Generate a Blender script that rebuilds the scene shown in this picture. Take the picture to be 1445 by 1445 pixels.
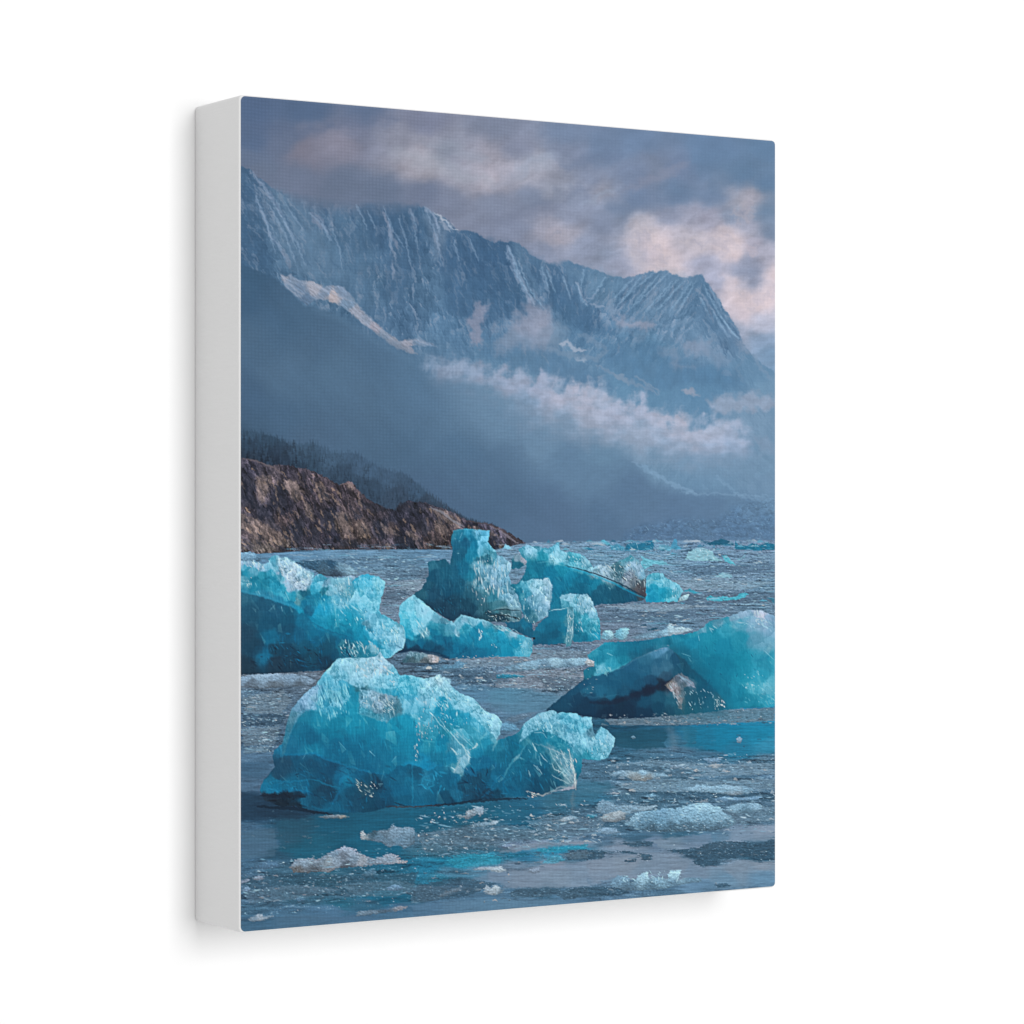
import bpy, bmesh, math, numpy as np
from mathutils import Vector, Matrix

# ------------------------------------------------ scene, camera, light, exposure
scene = bpy.context.scene
for o in list(bpy.data.objects): bpy.data.objects.remove(o, do_unlink=True)
COL = scene.collection

H, W, D = .2540, .2032, .0307           # an 8 x 10 inch stretched canvas, 1.2 inches deep
ZC = 1.50                               # its middle above the floor
GAP = .0001

cam_data = bpy.data.cameras.new('camera')
cam = bpy.data.objects.new('camera', cam_data); COL.objects.link(cam)
cam_data.sensor_width = 36; cam_data.lens = 36 * 4090 / 1445
cam_data.clip_start = .01; cam_data.clip_end = 50
ang = math.radians(32.07)
cr = Vector((math.cos(ang), -math.sin(ang), 0)); cf = Vector((math.sin(ang), math.cos(ang), 0))
corner = Vector((-W / 2, -D - GAP, ZC))
z1 = 4090 / 1184.5 * H; x1 = (338. - 722.5) / 1184.5 * H
cam.location = corner - cr * x1 - cf * z1 + Vector((0, 0, 2.6 / 1184.5 * H))
cam.rotation_euler = (math.pi / 2, 0, -ang)
scene.camera = cam

scene.view_settings.view_transform = 'Standard'; scene.view_settings.look = 'None'
scene.view_settings.exposure = 0; scene.view_settings.gamma = 1
scene.view_settings.use_curve_mapping = False

world = bpy.data.worlds.new('World'); scene.world = world; world.use_nodes = True
bg = world.node_tree.nodes['Background']
bg.inputs['Color'].default_value = (1, 1, 1, 1); bg.inputs['Strength'].default_value = .60

def softbox(name, loc, target, size, watts):
    l = bpy.data.lights.new(name, 'AREA'); l.shape = 'RECTANGLE'; l.size, l.size_y = size; l.energy = watts
    o = bpy.data.objects.new(name, l); COL.objects.link(o); o.location = loc
    o.rotation_euler = (Vector(target) - Vector(loc)).to_track_quat('-Z', 'Y').to_euler()
    return o
softbox('key_light', (.38, -4.0, ZC + .62), (0, 0, ZC), (1.5, 2.1), 109)

scene.render.engine = 'CYCLES'
scene.cycles.use_denoising = True
scene.cycles.max_bounces = 6; scene.cycles.diffuse_bounces = 4

# ------------------------------------------------ helpers
def tag(o, label=None, cat=None, kind=None):
    if label: o['label'] = label
    if cat: o['category'] = cat
    if kind: o['kind'] = kind
    return o

def material(name, color, rough=.8, spec=.2):
    m = bpy.data.materials.new(name); m.use_nodes = True
    b = m.node_tree.nodes['Principled BSDF']
    b.inputs['Base Color'].default_value = (*color, 1); b.inputs['Roughness'].default_value = rough
    b.inputs['Specular IOR Level'].default_value = spec
    return m

# ------------------------------------------------ the white wall
wm = material('white_wall_paint', (.84, .84, .84), .9, .1)
nt = wm.node_tree; b = nt.nodes['Principled BSDF']
nz = nt.nodes.new('ShaderNodeTexNoise'); nz.inputs['Scale'].default_value = 260
bp = nt.nodes.new('ShaderNodeBump'); bp.inputs['Strength'].default_value = .03; bp.inputs['Distance'].default_value = .0005
nt.links.new(nz.outputs['Fac'], bp.inputs['Height']); nt.links.new(bp.outputs['Normal'], b.inputs['Normal'])
bm = bmesh.new()
vs = [bm.verts.new(p) for p in ((-4, 0, -1), (6, 0, -1), (6, 0, 4), (-4, 0, 4))]
bm.faces.new(vs)
me = bpy.data.meshes.new('wall'); bm.to_mesh(me); bm.free(); me.materials.append(wm)
wall = bpy.data.objects.new('wall', me); COL.objects.link(wall)
tag(wall, 'plain bright white wall behind the canvas', None, 'structure')

# ------------------------------------------------ the stretched canvas
root = bpy.data.objects.new('canvas_print', None); COL.objects.link(root)
root.location = (0, -GAP, ZC - H / 2)
tag(root, 'canvas print of turquoise icebergs under misty mountains, with white sides, hanging on a white wall', 'canvas print')

cm = material('white_canvas', (.76, .76, .76), .85, .15)
nt = cm.node_tree; b = nt.nodes['Principled BSDF']
tc = nt.nodes.new('ShaderNodeTexCoord')
add = None
for direction in ('Y', 'Z'):
    wv_ = nt.nodes.new('ShaderNodeTexWave'); wv_.bands_direction = direction; wv_.inputs['Scale'].default_value = 330
    wv_.inputs['Distortion'].default_value = .6
    nt.links.new(tc.outputs['Object'], wv_.inputs['Vector'])
    if add is None: add = wv_
    else:
        mx = nt.nodes.new('ShaderNodeMath'); mx.operation = 'ADD'
        nt.links.new(add.outputs['Fac'], mx.inputs[0]); nt.links.new(wv_.outputs['Fac'], mx.inputs[1])
bp = nt.nodes.new('ShaderNodeBump'); bp.inputs['Strength'].default_value = .10; bp.inputs['Distance'].default_value = .0002
nt.links.new(mx.outputs[0], bp.inputs['Height']); nt.links.new(bp.outputs['Normal'], b.inputs['Normal'])

RC = .0016                               # rounding of the folded corners
BV = .0009                               # rounding of the edge where cloth turns over the bar
def ring(inset, y, n=8):
    r = max(RC - inset, .0003); w2, h2 = W / 2 - inset, H / 2 - inset
    pts_ = []
    for cx, cz, a0 in ((w2 - r, h2 - r, 0), (-w2 + r, h2 - r, 90), (-w2 + r, -h2 + r, 180), (w2 - r, -h2 + r, 270)):
        for i in range(n + 1):
            a = math.radians(a0 + 90 * i / n)
            pts_.append((cx + r * math.cos(a), y, H / 2 + cz + r * math.sin(a)))
    return pts_
bm = bmesh.new()
prof = [(.0012, 0.)] + [(0.0001, 0.), (0, -.0003)] + [(0, -D * k) for k in (.25, .5, .75)]
for i in range(6):
    a = math.radians(90 * i / 5)
    prof.append((BV * (1 - math.cos(a)), -D + BV - BV * math.sin(a)))
prof.append((BV + .004, -D))
rings = [[bm.verts.new(p) for p in ring(i_, y_)] for i_, y_ in prof]
n = len(rings[0])
for a_, b_ in zip(rings, rings[1:]):
    for i in range(n):
        bm.faces.new((a_[i], a_[(i + 1) % n], b_[(i + 1) % n], b_[i]))
bm.faces.new(rings[0]); bm.faces.new(rings[-1])
bmesh.ops.recalc_face_normals(bm, faces=bm.faces)
for f in bm.faces: f.smooth = True
me = bpy.data.meshes.new('canvas_wrap'); bm.to_mesh(me); bm.free(); me.materials.append(cm)
try: me.set_sharp_from_angle(angle=math.radians(50))
except Exception: pass
wrap = bpy.data.objects.new('canvas_wrap', me); COL.objects.link(wrap); wrap.parent = root
wrap['label'] = 'plain white cloth folded round the sides'

# ---------------------------------------------------------------- the printed picture (numpy)
PW, PH = 800, 1000                      # samples of ink across and down the sheet
RNG = np.random.RandomState(7)
_h1, _h2 = 1182.6, 1054.4
_u = (np.arange(PW) + .5) / PW
_v = (np.arange(PH) + .5) / PH
_z = (1 - _u) / _h1 + _u / _h2
XC = ((1 - _u) * (339.2 - 722.5) / _h1 + _u * (1094.8 - 722.5) / _h2) / _z + 722.5   # sheet chart: x per column
X = np.repeat(XC[None, :], PH, 0)
Y = 725.2 + (_v[:, None] - .5) / _z[None, :]
img = np.zeros((PH, PW, 3))

_perm = np.random.RandomState(3).permutation(256)
_perm = np.concatenate([_perm, _perm, _perm])
_ga = np.random.RandomState(4).rand(256) * 2 * np.pi
_gx, _gy = np.cos(_ga), np.sin(_ga)

def perlin(x, y, seed=0):
    x = x + seed * 17.31; y = y + seed * 9.77
    xi = np.floor(x).astype(np.int64); yi = np.floor(y).astype(np.int64)
    xf = x - xi; yf = y - yi
    xi &= 255; yi &= 255
    u = xf * xf * xf * (xf * (xf * 6 - 15) + 10); v = yf * yf * yf * (yf * (yf * 6 - 15) + 10)
    def g(ix, iy, dx, dy):
        h = _perm[_perm[ix] + iy]
        return _gx[h] * dx + _gy[h] * dy
    x1 = (xi + 1) & 255; y1 = (yi + 1) & 255
    a = g(xi, yi, xf, yf); b = g(x1, yi, xf - 1, yf)
    c = g(xi, y1, xf, yf - 1); d = g(x1, y1, xf - 1, yf - 1)
    return 1.5 * ((a + u * (b - a)) * (1 - v) + (c + u * (d - c)) * v)

def fbm(x, y, octv=4, seed=0, gain=.5, lac=2.03):
    s = 0; a = 1; n = 0
    for k in range(octv):
        s = s + a * perlin(x, y, seed + k * 5); n += a
        x = x * lac; y = y * lac; a *= gain
    return s / n * 1.4

def ridged(x, y, octv=4, seed=0, gain=.55):
    s = 0; a = 1; n = 0
    for k in range(octv):
        s = s + a * (1 - 2 * np.abs(perlin(x, y, seed + k * 5))); n += a
        x = x * 2.07; y = y * 2.07; a *= gain
    return s / n

def rot(x, y, deg):
    c, s = math.cos(math.radians(deg)), math.sin(math.radians(deg))
    return x * c + y * s, -x * s + y * c

def sstep(a, b, x):
    t = np.clip((x - a) / (b - a), 0, 1)
    return t * t * (3 - 2 * t)

TILE = {'T': (335, 130, .5294), 'P': (0, 0, 1), 'A': (335, 130, 400/1445), 'B': (700, 130, 400/1445), 'C': (335, 430, 400/1445), 'D': (700, 430, 400/1445),
        'E1': (335, 740, 250/1445), 'E2': (560, 730, 250/1445), 'E3': (700, 740, 250/1445), 'E4': (860, 740, 250/1445),
        'F1': (335, 900, 300/1445), 'F2': (600, 900, 300/1445), 'F3': (760, 850, 350/1445), 'F4': (335, 1080, 250/1445),
        'F5': (580, 1080, 250/1445), 'F6': (800, 1050, 310/1445)}

def pts(t, s):                          # "x y, x y, ..." in a detail's own chart
    ox, oy, k = TILE[t]
    a = np.array([[float(q) for q in p.split()] for p in s.split(',') if p.strip()])
    a[:, 0] = ox + a[:, 0] * k; a[:, 1] = oy + a[:, 1] * k
    return a

def cols(t, s):                         # "x y r g b, ..."
    ox, oy, k = TILE[t]
    a = np.array([[float(q) for q in p.split()] for p in s.split(',') if p.strip()])
    a[:, 0] = ox + a[:, 0] * k; a[:, 1] = oy + a[:, 1] * k; a[:, 2:] /= 255
    return a

def window(x0, y0, x1, y1):
    c0 = int(np.searchsorted(XC, x0)); c1 = int(np.searchsorted(XC, x1)) + 1
    c0 = max(c0 - 1, 0); c1 = min(c1 + 1, PW)
    if c1 <= c0: return None
    r = []
    for c in (c0, c1 - 1):
        for yy in (y0, y1):
            r.append(((yy - 725.2) * _z[c] + .5) * PH)
    r0 = max(int(min(r)) - 1, 0); r1 = min(int(max(r)) + 2, PH)
    if r1 <= r0: return None
    return (slice(r0, r1), slice(c0, c1))

def seg_dist(x, y, a, b):
    d = b - a; L = d @ d + 1e-9
    t = np.clip(((x - a[0]) * d[0] + (y - a[1]) * d[1]) / L, 0, 1)
    return np.hypot(x - a[0] - t * d[0], y - a[1] - t * d[1]), t

def sdf(P, x, y):                       # >0 inside
    ins = np.zeros(x.shape, bool); dm = np.full(x.shape, 1e9)
    n = len(P)
    for i in range(n):
        a, b = P[i], P[(i + 1) % n]
        dm = np.minimum(dm, seg_dist(x, y, a, b)[0])
        c = (a[1] > y) != (b[1] > y)
        xx = (b[0] - a[0]) * (y - a[1]) / (b[1] - a[1] + 1e-12) + a[0]
        ins ^= c & (x < xx)
    return np.where(ins, dm, -dm)

def shep(C, x, y, p=3., eps=2.):        # smooth or faceted blend of colour samples
    p = p * 1.75
    num = np.zeros(x.shape + (C.shape[1] - 2,)); den = np.zeros(x.shape)
    for q in C:
        w = ((x - q[0])**2 + (y - q[1])**2 + eps * eps) ** (-p / 2)
        den += w; num += w[..., None] * q[2:]
    return num / den[..., None]

def over(w, col, a):
    img[w] = img[w] * (1 - a[..., None]) + col * a[..., None]

def warp(w, amp, sc, seed, octv=3):
    x, y = X[w], Y[w]
    return (x + amp * fbm(x / sc, y / sc, octv, seed), y + amp * fbm(x / sc, y / sc, octv, seed + 50))

def fill(P, C, soft=1.2, amp=1.5, sc=8, seed=1, p=3., camp=4, csc=14, alpha=1., tex=None, pad=None, eps=2., flat=1.):
    """paint region P with colours C: a wandering edge, warped colour field, optional texture(x, y, d)."""
    pad = (soft * 2 + amp * 2 + 2) if pad is None else pad
    w = window(P[:, 0].min() - pad, P[:, 1].min() - pad, P[:, 0].max() + pad, P[:, 1].max() + pad)
    if w is None: return
    x, y = X[w], Y[w]
    wx, wy = warp(w, amp, sc, seed, 4) if amp else (x, y)
    if flat != 1: wx, wy = x + amp * 2.2 * fbm(x / sc / 2, y / sc * 1.6, 4, seed), y + amp * .7 * fbm(x / sc / 1.5, y / sc * 1.6, 4, seed + 50)
    d = sdf(P, wx, wy)
    m = sstep(-soft, soft, d) * alpha
    if isinstance(C, tuple):
        col = np.ones(x.shape + (3,)) * (np.array(C) / 255)
    else:
        cx, cy = warp(w, camp, csc, seed + 9) if camp else (x, y)
        col = shep(C, cx, cy, p, eps)
    if tex is not None: col = tex(x, y, d, col)
    over(w, np.clip(col, 0, 1), m)

GLASS = False                           # thin clean lines once the ice is being drawn
def stroke(L, width, col, alpha=1., soft=.8, amp=1., sc=7, seed=1, taper=True):
    if col[0] > 140 and col[2] > col[0] - 30: col = (col[0] * .93, col[1] * 1.01, min(col[2] * 1.05, 255))
    if min(col) > 140 and GLASS: width *= .62; alpha *= .85; amp *= .6
    elif GLASS and max(col) > 100: alpha *= .6; soft *= 1.4
    pad = width + soft + amp * 2 + 2
    w = window(L[:, 0].min() - pad, L[:, 1].min() - pad, L[:, 0].max() + pad, L[:, 1].max() + pad)
    if w is None: return
    x, y = warp(w, amp, sc, seed) if amp else (X[w], Y[w])
    best = np.full(x.shape, -1e9); n = len(L) - 1
    for i in range(n):
        d, t = seg_dist(x, y, L[i], L[i + 1])
        s = (i + t) / n
        ww = width * (np.sqrt(np.clip(4 * s * (1 - s), 0, 1)) * .8 + .2 if taper else 1)
        best = np.maximum(best, ww / 2 - d)
    over(w, np.array(col) / 255, sstep(-soft, soft, best) * alpha)

def glints(P, n, col, size=(1., 3.), ang=90, spread=40, alpha=(.4, 1.), seed=1, asp=2.6, jit=18):
    if col[0] > 140 and col[2] > col[0] - 30: col = (col[0] * .93, col[1] * 1.01, min(col[2] * 1.05, 255))
    r = np.random.RandomState(seed)
    x0, y0 = P.min(0); x1, y1 = P.max(0)
    k = 0; tries = 0
    while k < n and tries < n * 20:
        tries += 1
        c = np.array([r.uniform(x0, x1), r.uniform(y0, y1)])
        if sdf(P, np.array([c[0]]), np.array([c[1]]))[0] < 0: continue
        k += 1
        s = r.uniform(*size) * r.uniform(.5, 1.2); a = math.radians(ang + r.uniform(-spread, spread))
        L = s * r.uniform(.6, asp)
        w = window(c[0] - L - 3, c[1] - L - 3, c[0] + L + 3, c[1] + L + 3)
        if w is None: continue
        dx, dy = X[w] - c[0], Y[w] - c[1]
        u = dx * math.cos(a) + dy * math.sin(a); v = -dx * math.sin(a) + dy * math.cos(a)
        u = u + .35 * v * r.uniform(-1, 1)
        q = np.sqrt((u / L)**2 + (v / (s * .42))**2)
        cc = np.clip((np.array(col) + r.uniform(-jit, jit) + np.array([r.uniform(-8, 8), 0, 0])) / 255, 0, 1)
        over(w, cc, (1 - sstep(.35, 1.25, q)) * r.uniform(*alpha))

def shards(P, n, size=(5, 16), ang=70, seed=1, al=(.10, .34), lit=(196, 230, 240), dim=(6, 66, 100), split=.5):
    """see-through cleavage planes: small straight-edged panes, paler above, deeper blue below"""
    r = np.random.RandomState(seed)
    x0, y0 = P.min(0); x1, y1 = P.max(0); k = 0; tries = 0
    while k < n and tries < n * 12:
        tries += 1
        c = np.array([r.uniform(x0, x1), r.uniform(y0, y1)])
        if sdf(P, c[:1], c[1:])[0] < 2: continue
        k += 1
        s = r.uniform(*size); a = math.radians(ang + r.uniform(-22, 22)); ca, sa = math.cos(a), math.sin(a)
        m = r.randint(3, 6); th = np.sort(r.uniform(0, 2 * np.pi, m)); rad = r.uniform(.55, 1, m)
        q = np.stack([np.cos(th) * rad * s, np.sin(th) * rad * s * r.uniform(.3, .6)], 1)
        Q = np.stack([c[0] + q[:, 0] * ca - q[:, 1] * sa, c[1] + q[:, 0] * sa + q[:, 1] * ca], 1)
        w = window(Q[:, 0].min() - 2, Q[:, 1].min() - 2, Q[:, 0].max() + 2, Q[:, 1].max() + 2)
        if w is None: continue
        d = np.minimum(sdf(Q, X[w], Y[w]), sdf(P, X[w], Y[w]))
        up = (c[1] - y0) / (y1 - y0)
        light = r.rand() < np.clip(.5 + (split - up) * 1.3, .12, .88)
        ramp = np.clip(.55 + ((X[w] - c[0]) * r.uniform(-1, 1) + (Y[w] - c[1]) * r.uniform(-1, 1)) / s * .6, .1, 1)
        over(w, np.array(lit if light else dim) / 255, sstep(-.5, .6, d) * ramp * r.uniform(*al) * (1 if light else .9))
        if light and r.rand() < .16:
            e = r.randint(m); stroke(np.array([Q[e], Q[(e + 1) % m]]), 1.3, (196, 228, 240), r.uniform(.25, .55), .7, 0)

_cell = np.random.RandomState(11).rand(6, 65536)
def facets(x, y, size, seed, asp=1.3, tilt=1.4):
    """flat-cut cells, each with a tone and a tilt of its own: cleaved ice"""
    gx, gy = x / size + seed * 3.7, y / (size * asp) + seed * 1.9
    ix, iy = np.floor(gx).astype(np.int64), np.floor(gy).astype(np.int64)
    best = np.full(x.shape, 1e9); val = np.zeros(x.shape)
    for ox in (-1, 0, 1):
        for oy in (-1, 0, 1):
            h = ((ix + ox) * 73856093 ^ (iy + oy) * 19349663 ^ seed * 83492791) & 65535
            dx = gx - (ix + ox + _cell[0][h]); dy = gy - (iy + oy + _cell[1][h])
            d = np.abs(dx) * .6 + np.abs(dy + dx * .4 * (_cell[5][h] - .5)) * .6 + .5 * np.hypot(dx, dy)
            pl = (_cell[2][h] - .5) * 1.3 + tilt * (dx * (_cell[3][h] - .5) + dy * (_cell[4][h] - .75))
            m = d < best
            best = np.where(m, d, best); val = np.where(m, pl, val)
    return np.clip(val, -1.1, 1.1)

def relief(H, lx=.7, ly=-.7):            # light across a height map, evened to unit spread
    gy, gx = np.gradient(H)
    s = gx * lx + gy * ly
    return np.clip(s / (s.std() + 1e-9), -2.6, 2.6) / 2

def ice_tex(amp=.12, seed=1, cell=60, ang=75, st=3.0, sc=7., fine=.5):
    def f(x, y, d, col):
        wx = x + 1.3 * fbm(x / 6, y / 6, 3, seed + 3); wy = y + 1.3 * fbm(x / 6, y / 6, 3, seed + 4)
        a, b = rot(wx, wy, ang - 90)
        f1 = facets(a, b, cell * .42, seed); f2 = facets(a, b, cell * .17, seed + 1); f3 = facets(a, b, cell * .075 + 1, seed + 2, 1.5)
        rg = relief(ridged(wx / (sc * 1.2), wy / (sc * 1.5), 4, seed + 11, .6))
        patch = sstep(-.25, .5, fbm(x / 22, y / 22, 2, seed + 41))
        a, b = rot(x, y, ang + 8)
        stv = fbm(a / 18, b / 1.8, 3, seed + 21)
        lum = col.mean(-1)
        br = sstep(.30, .70, lum)
        t = (.26 + .16 * br) * f1 + (.16 + .22 * br) * f2 + (.07 + .13 * br) * f3 * patch + (.05 + .08 * br) * rg * patch + (.26 - .08 * br) * stv * fine * 2
        k = amp * t[..., None] * (.34 + 1.05 * lum[..., None])
        # crumbled, bubbly ice scatters all colours: paler; clear ice passes only cyan
        c = col + k * np.array([1.10, .98, 1.0]) * (.35 + lum[..., None] * 1.05)
        b3 = sstep(.36, .74, lum)
        return c * np.stack([1 + .02 * b3, 1.0 - .012 * b3, .965 + .085 * b3], -1)
    return f

def cliff_tex(amp, ang, seed):
    def f(x, y, d, col):
        wx = x + 2.5 * fbm(x / 9, y / 9, 4, seed + 3); wy = y + 2.5 * fbm(x / 9, y / 9, 4, seed + 4)
        a, b = rot(wx, wy, ang - 90)
        t = .40 * facets(a, b, 10, seed, 4.2) + .60 * facets(a, b, 4.6, seed + 1, 4.) + .55 * facets(a, b, 2.4, seed + 2, 3.6)
        a, b = rot(wx, wy, ang)
        t = t + .9 * (ridged(a / 30, b / 7, 4, seed + 5, .6) - .42) + .35 * fbm(x / 2.5, y / 2.5, 2, seed + 7)
        warm = np.clip(t, 0, 1.5)[..., None]
        return col * (1 + amp * t[..., None]) + .08 * warm * np.array([1.2, .9, .7]) * (amp / .5)
    return f

def rock_tex(amp, ang, sx, sy, seed):
    def f(x, y, d, col):
        a, b = rot(x, y, ang)
        wb = b + 1.5 * fbm(x / 9, y / 9, 3, seed + 2)
        t = .55 * relief(ridged(a / sx, wb / sy, 5, seed, .6), .8, -.5) + .8 * (ridged(a / sx / 1.6, wb / sy / 2, 4, seed + 3, .6) - .35) + fbm(x / 3, y / 3, 3, seed + 7) * .35
        return col * (1 + amp * t[..., None])
    return f
ALL = (slice(0, PH), slice(0, PW))
# ---- sky
SKY = cols('P', '''345 150 84 104 136,430 150 84 104 135,520 160 95 112 142,600 170 124 129 153,700 175 126 134 157,800 190 116 132 160,900 195 110 131 162,
1000 205 104 130 163,1090 205 100 128 160,350 195 88 107 138,350 225 100 114 140,400 200 102 114 140,430 214 126 124 142,480 200 134 132 150,500 186 118 124 148,540 172 128 133 155,
560 190 140 142 160,600 200 144 145 162,590 222 160 155 168,605 235 160 156 169,640 222 140 142 160,631 213 130 137 156,660 228 152 150 167,682 234 160 155 169,690 250 164 158 171,
650 246 150 150 166,705 241 158 155 170,742 240 162 160 175,760 225 158 158 173,735 210 132 138 161,800 215 128 138 163,850 205 112 131 161,830 250 130 139 163,790 270 150 153 170,
845 272 152 154 172,815 283 135 144 168,900 246 119 133 161,925 240 126 138 163,960 236 114 130 160,1000 222 102 128 160,1050 240 100 127 158,1085 262 100 128 160,900 275 112 130 160,960 270 106 129 160,1000 280 112 132 162,
360 242 106 118 142,420 250 108 118 142,480 262 104 116 140,540 267 105 118 143,600 272 112 122 147,640 282 122 130 153,700 290 126 134 157,750 282 124 134 158,
720 320 128 136 160,786 328 162 158 172,778 318 150 150 168,800 300 136 143 166,830 345 140 148 172,850 310 130 140 165,880 295 120 134 160,905 316 172 168 181,918 334 190 178 187,925 360 208 188 193,945 378 198 184 192,
905 362 170 168 184,922 345 205 186 190,880 370 150 154 176,950 305 138 144 167,978 300 152 153 173,1000 308 158 157 177,965 338 176 170 183,978 345 182 174 186,1030 338 208 189 193,1034 355 212 192 196,1022 328 186 175 186,1050 288 164 160 172,1058 280 160 156 170,1054 310 158 157 175,
1042 300 122 138 164,1080 300 110 134 163,1090 330 120 138 165,1068 345 168 164 182,1058 385 136 146 172,1066 400 138 148 174,1050 365 142 150 175,1040 400 196 183 192,1052 420 212 194 200,1070 428 216 196 201,1082 408 206 190 197,1092 385 210 192 197,1090 355 170 168 186,1050 445 204 190 200,
1080 455 172 174 193,1000 370 160 162 184,1010 395 162 164 186,1040 470 160 168 190,1075 482 135 155 183,1092 500 120 148 178,760 355 136 144 168,700 335 128 136 160,860 360 140 150 174''')
wx = X + 12 * fbm(X / 55, Y / 42, 5, 2, .55); wy = Y + 9 * fbm(X / 55, Y / 42, 5, 31, .55)
img[:] = shep(np.concatenate([SKY[:, :1] * .72, SKY[:, 1:]], 1), wx * .72, wy, 2.5, 12)
n = fbm(X / 46 + .3 * Y / 46, Y / 26, 6, 77, .55)
lum = sstep(.42, .72, img.mean(-1))
fil = 1 - np.abs(fbm(X / 38 + Y / 70, Y / 24, 5, 78, .55)) * 2.2
img *= (1.03 + (.03 + .085 * lum) * n + .05 * lum * (fil - .5))[..., None] * np.array([.985, 1.0, 1.0])
for s, wd, c_, al in (('733 240,752 226,778 218', 17, (168, 166, 180), .5), ('690 262,720 252,740 246', 16, (164, 160, 174), .35), ('826 284,846 274,866 266', 9, (160, 160, 176), .55), ('872 270,920 252,970 232', 12, (138, 144, 166), .5), ('755 290,800 272,838 262', 18, (112, 126, 153), .4), ('790 236,830 226,880 214', 16, (106, 124, 154), .4), ('700 310,750 300,800 288', 16, (120, 130, 156), .35),
        ('556 212,600 226,640 238,690 254', 24, (176, 170, 178), .42), ('600 200,640 208,690 226', 16, (166, 162, 173), .35), ('730 250,760 232,790 224', 20, (170, 167, 180), .3), ('640 216,668 220,690 224', 10, (166, 160, 172), .45), ('860 296,920 288,970 278', 18, (108, 128, 158), .4), ('1000 262,1040 256,1090 250', 16, (98, 126, 158), .4), ('470 174,520 168,560 166', 16, (100, 114, 143), .4), ('360 178,420 186,470 180', 16, (88, 106, 137), .4)):
    stroke(pts('P', s), wd, c_, al, wd * .55, 9, 22, int(wd * 13 + c_[0]))
def puff(P, lit, dim, seed, soft=6.5, al=.62):   # a heap of cloud lit along its upper right
    w = window(P[:, 0].min() - 20, P[:, 1].min() - 20, P[:, 0].max() + 20, P[:, 1].max() + 20)
    x, y = X[w], Y[w]
    wx, wy = warp(w, 9, 13, seed, 5)
    d = sdf(P, wx, wy)
    k = sstep(-soft, soft * 3, d) * (1 - .6 * sstep(8, 30, d + 6 * fbm(x / 9, y / 9, 3, seed))) * al
    t = np.clip(1.05 - sstep(-2, 22, d + 7 * fbm(wx / 12, wy / 12, 4, seed + 3)) + .3 * fbm(wx / 9, wy / 8, 4, seed + 4), 0, 1)[..., None]
    over(w, (np.array(lit) * t + np.array(dim) * (1 - t)) / 255, k)
puff(pts('P', '884 330,894 316,910 310,924 318,934 334,942 350,954 366,966 384,930 386,900 384,886 362'), (212, 200, 204), (172, 170, 186), 301)
puff(pts('P', '954 338,966 330,984 332,996 326,1012 324,1028 318,1040 326,1048 342,1044 358,1030 370,1014 366,1006 352,990 358,970 352'), (212, 200, 204), (170, 168, 184), 302)
puff(pts('P', '1030 300,1044 290,1052 280,1062 278,1066 292,1064 306,1054 318,1044 312'), (170, 166, 178), (146, 150, 170), 303, 2.5, .7)
puff(pts('P', '1050 348,1064 340,1074 346,1070 358,1056 358'), (186, 176, 188), (160, 162, 180), 304, 2, .7)
puff(pts('P', '1020 384,1036 390,1048 402,1062 412,1078 406,1088 384,1098 352,1100 420,1090 436,1070 440,1058 446,1040 430,1026 412'), (222, 206, 209), (180, 177, 194), 305)
puff(pts('P', '770 320,786 314,798 324,796 344,780 350,768 338'), (168, 163, 176), (142, 148, 168), 306, 4, .6)
# ---- far mountain range
RANGE = pts('P', '''330 228,341 234,353 238,363 249,390 268,418 274,460 283,501 288,529 285,570 288,598 291,612 300,626 305,634 314,645 324,664 325,674 329,684 336,698 342,706 338,715 341,725 340,734 344,741 351,752 360,769 369,786 372,
802 367,810 371,819 374,841 380,852 385,860 387,880 391,894 389,903 386,910 386,916 382,921 381,927 384,932 381,941 381,948 386,957 387,964 391,974 391,980 388,991 386,996 396,1001 401,1007 409,1012 418,1018 426,1024 436,1032 448,1038 457,1043 468,1049 484,
1060 498,1074 512,1100 528,1110 800,330 800''')
MTC = cols('P', '''345 260 74 106 138,345 330 72 107 139,345 370 68 103 135,380 285 92 122 152,400 322 94 126 156,425 300 84 116 147,450 300 84 116 147,500 320 80 114 145,460 350 92 126 156,420 360 86 120 151,540 310 78 110 142,580 310 76 109 141,600 330 78 113 146,620 320 92 122 153,560 370 82 117 150,
640 350 74 109 143,690 360 70 105 140,600 400 84 119 151,660 420 82 119 153,500 390 88 122 152,530 400 78 113 144,560 450 84 119 152,640 470 92 130 164,700 450 94 131 165,705 385 72 108 142,718 370 74 109 143,740 365 96 129 160,748 385 88 122 154,765 400 98 131 162,735 420 78 115 148,780 400 80 115 149,800 420 80 116 150,810 395 92 128 162,
850 400 98 135 167,900 410 108 141 173,890 430 100 137 170,960 405 104 138 170,985 420 92 128 161,1005 430 90 125 158,830 440 84 121 155,800 440 90 128 161,870 440 96 134 168,950 450 108 143 175,1015 450 98 134 167,1030 472 110 142 174,860 480 96 136 170,820 470 90 129 163,920 500 96 138 171,1000 490 108 143 175,1060 520 104 142 174,
1000 540 98 140 174,900 540 100 142 175,800 500 104 141 173,760 480 120 145 173,750 510 106 142 172,700 510 98 136 168,620 500 92 128 160,680 560 100 138 168,1090 560 112 148 178,1070 600 118 150 179,1090 650 112 148 178,1000 660 110 146 177,900 650 112 146 175,800 600 110 143 172,1090 690 112 145 175''')
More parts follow.
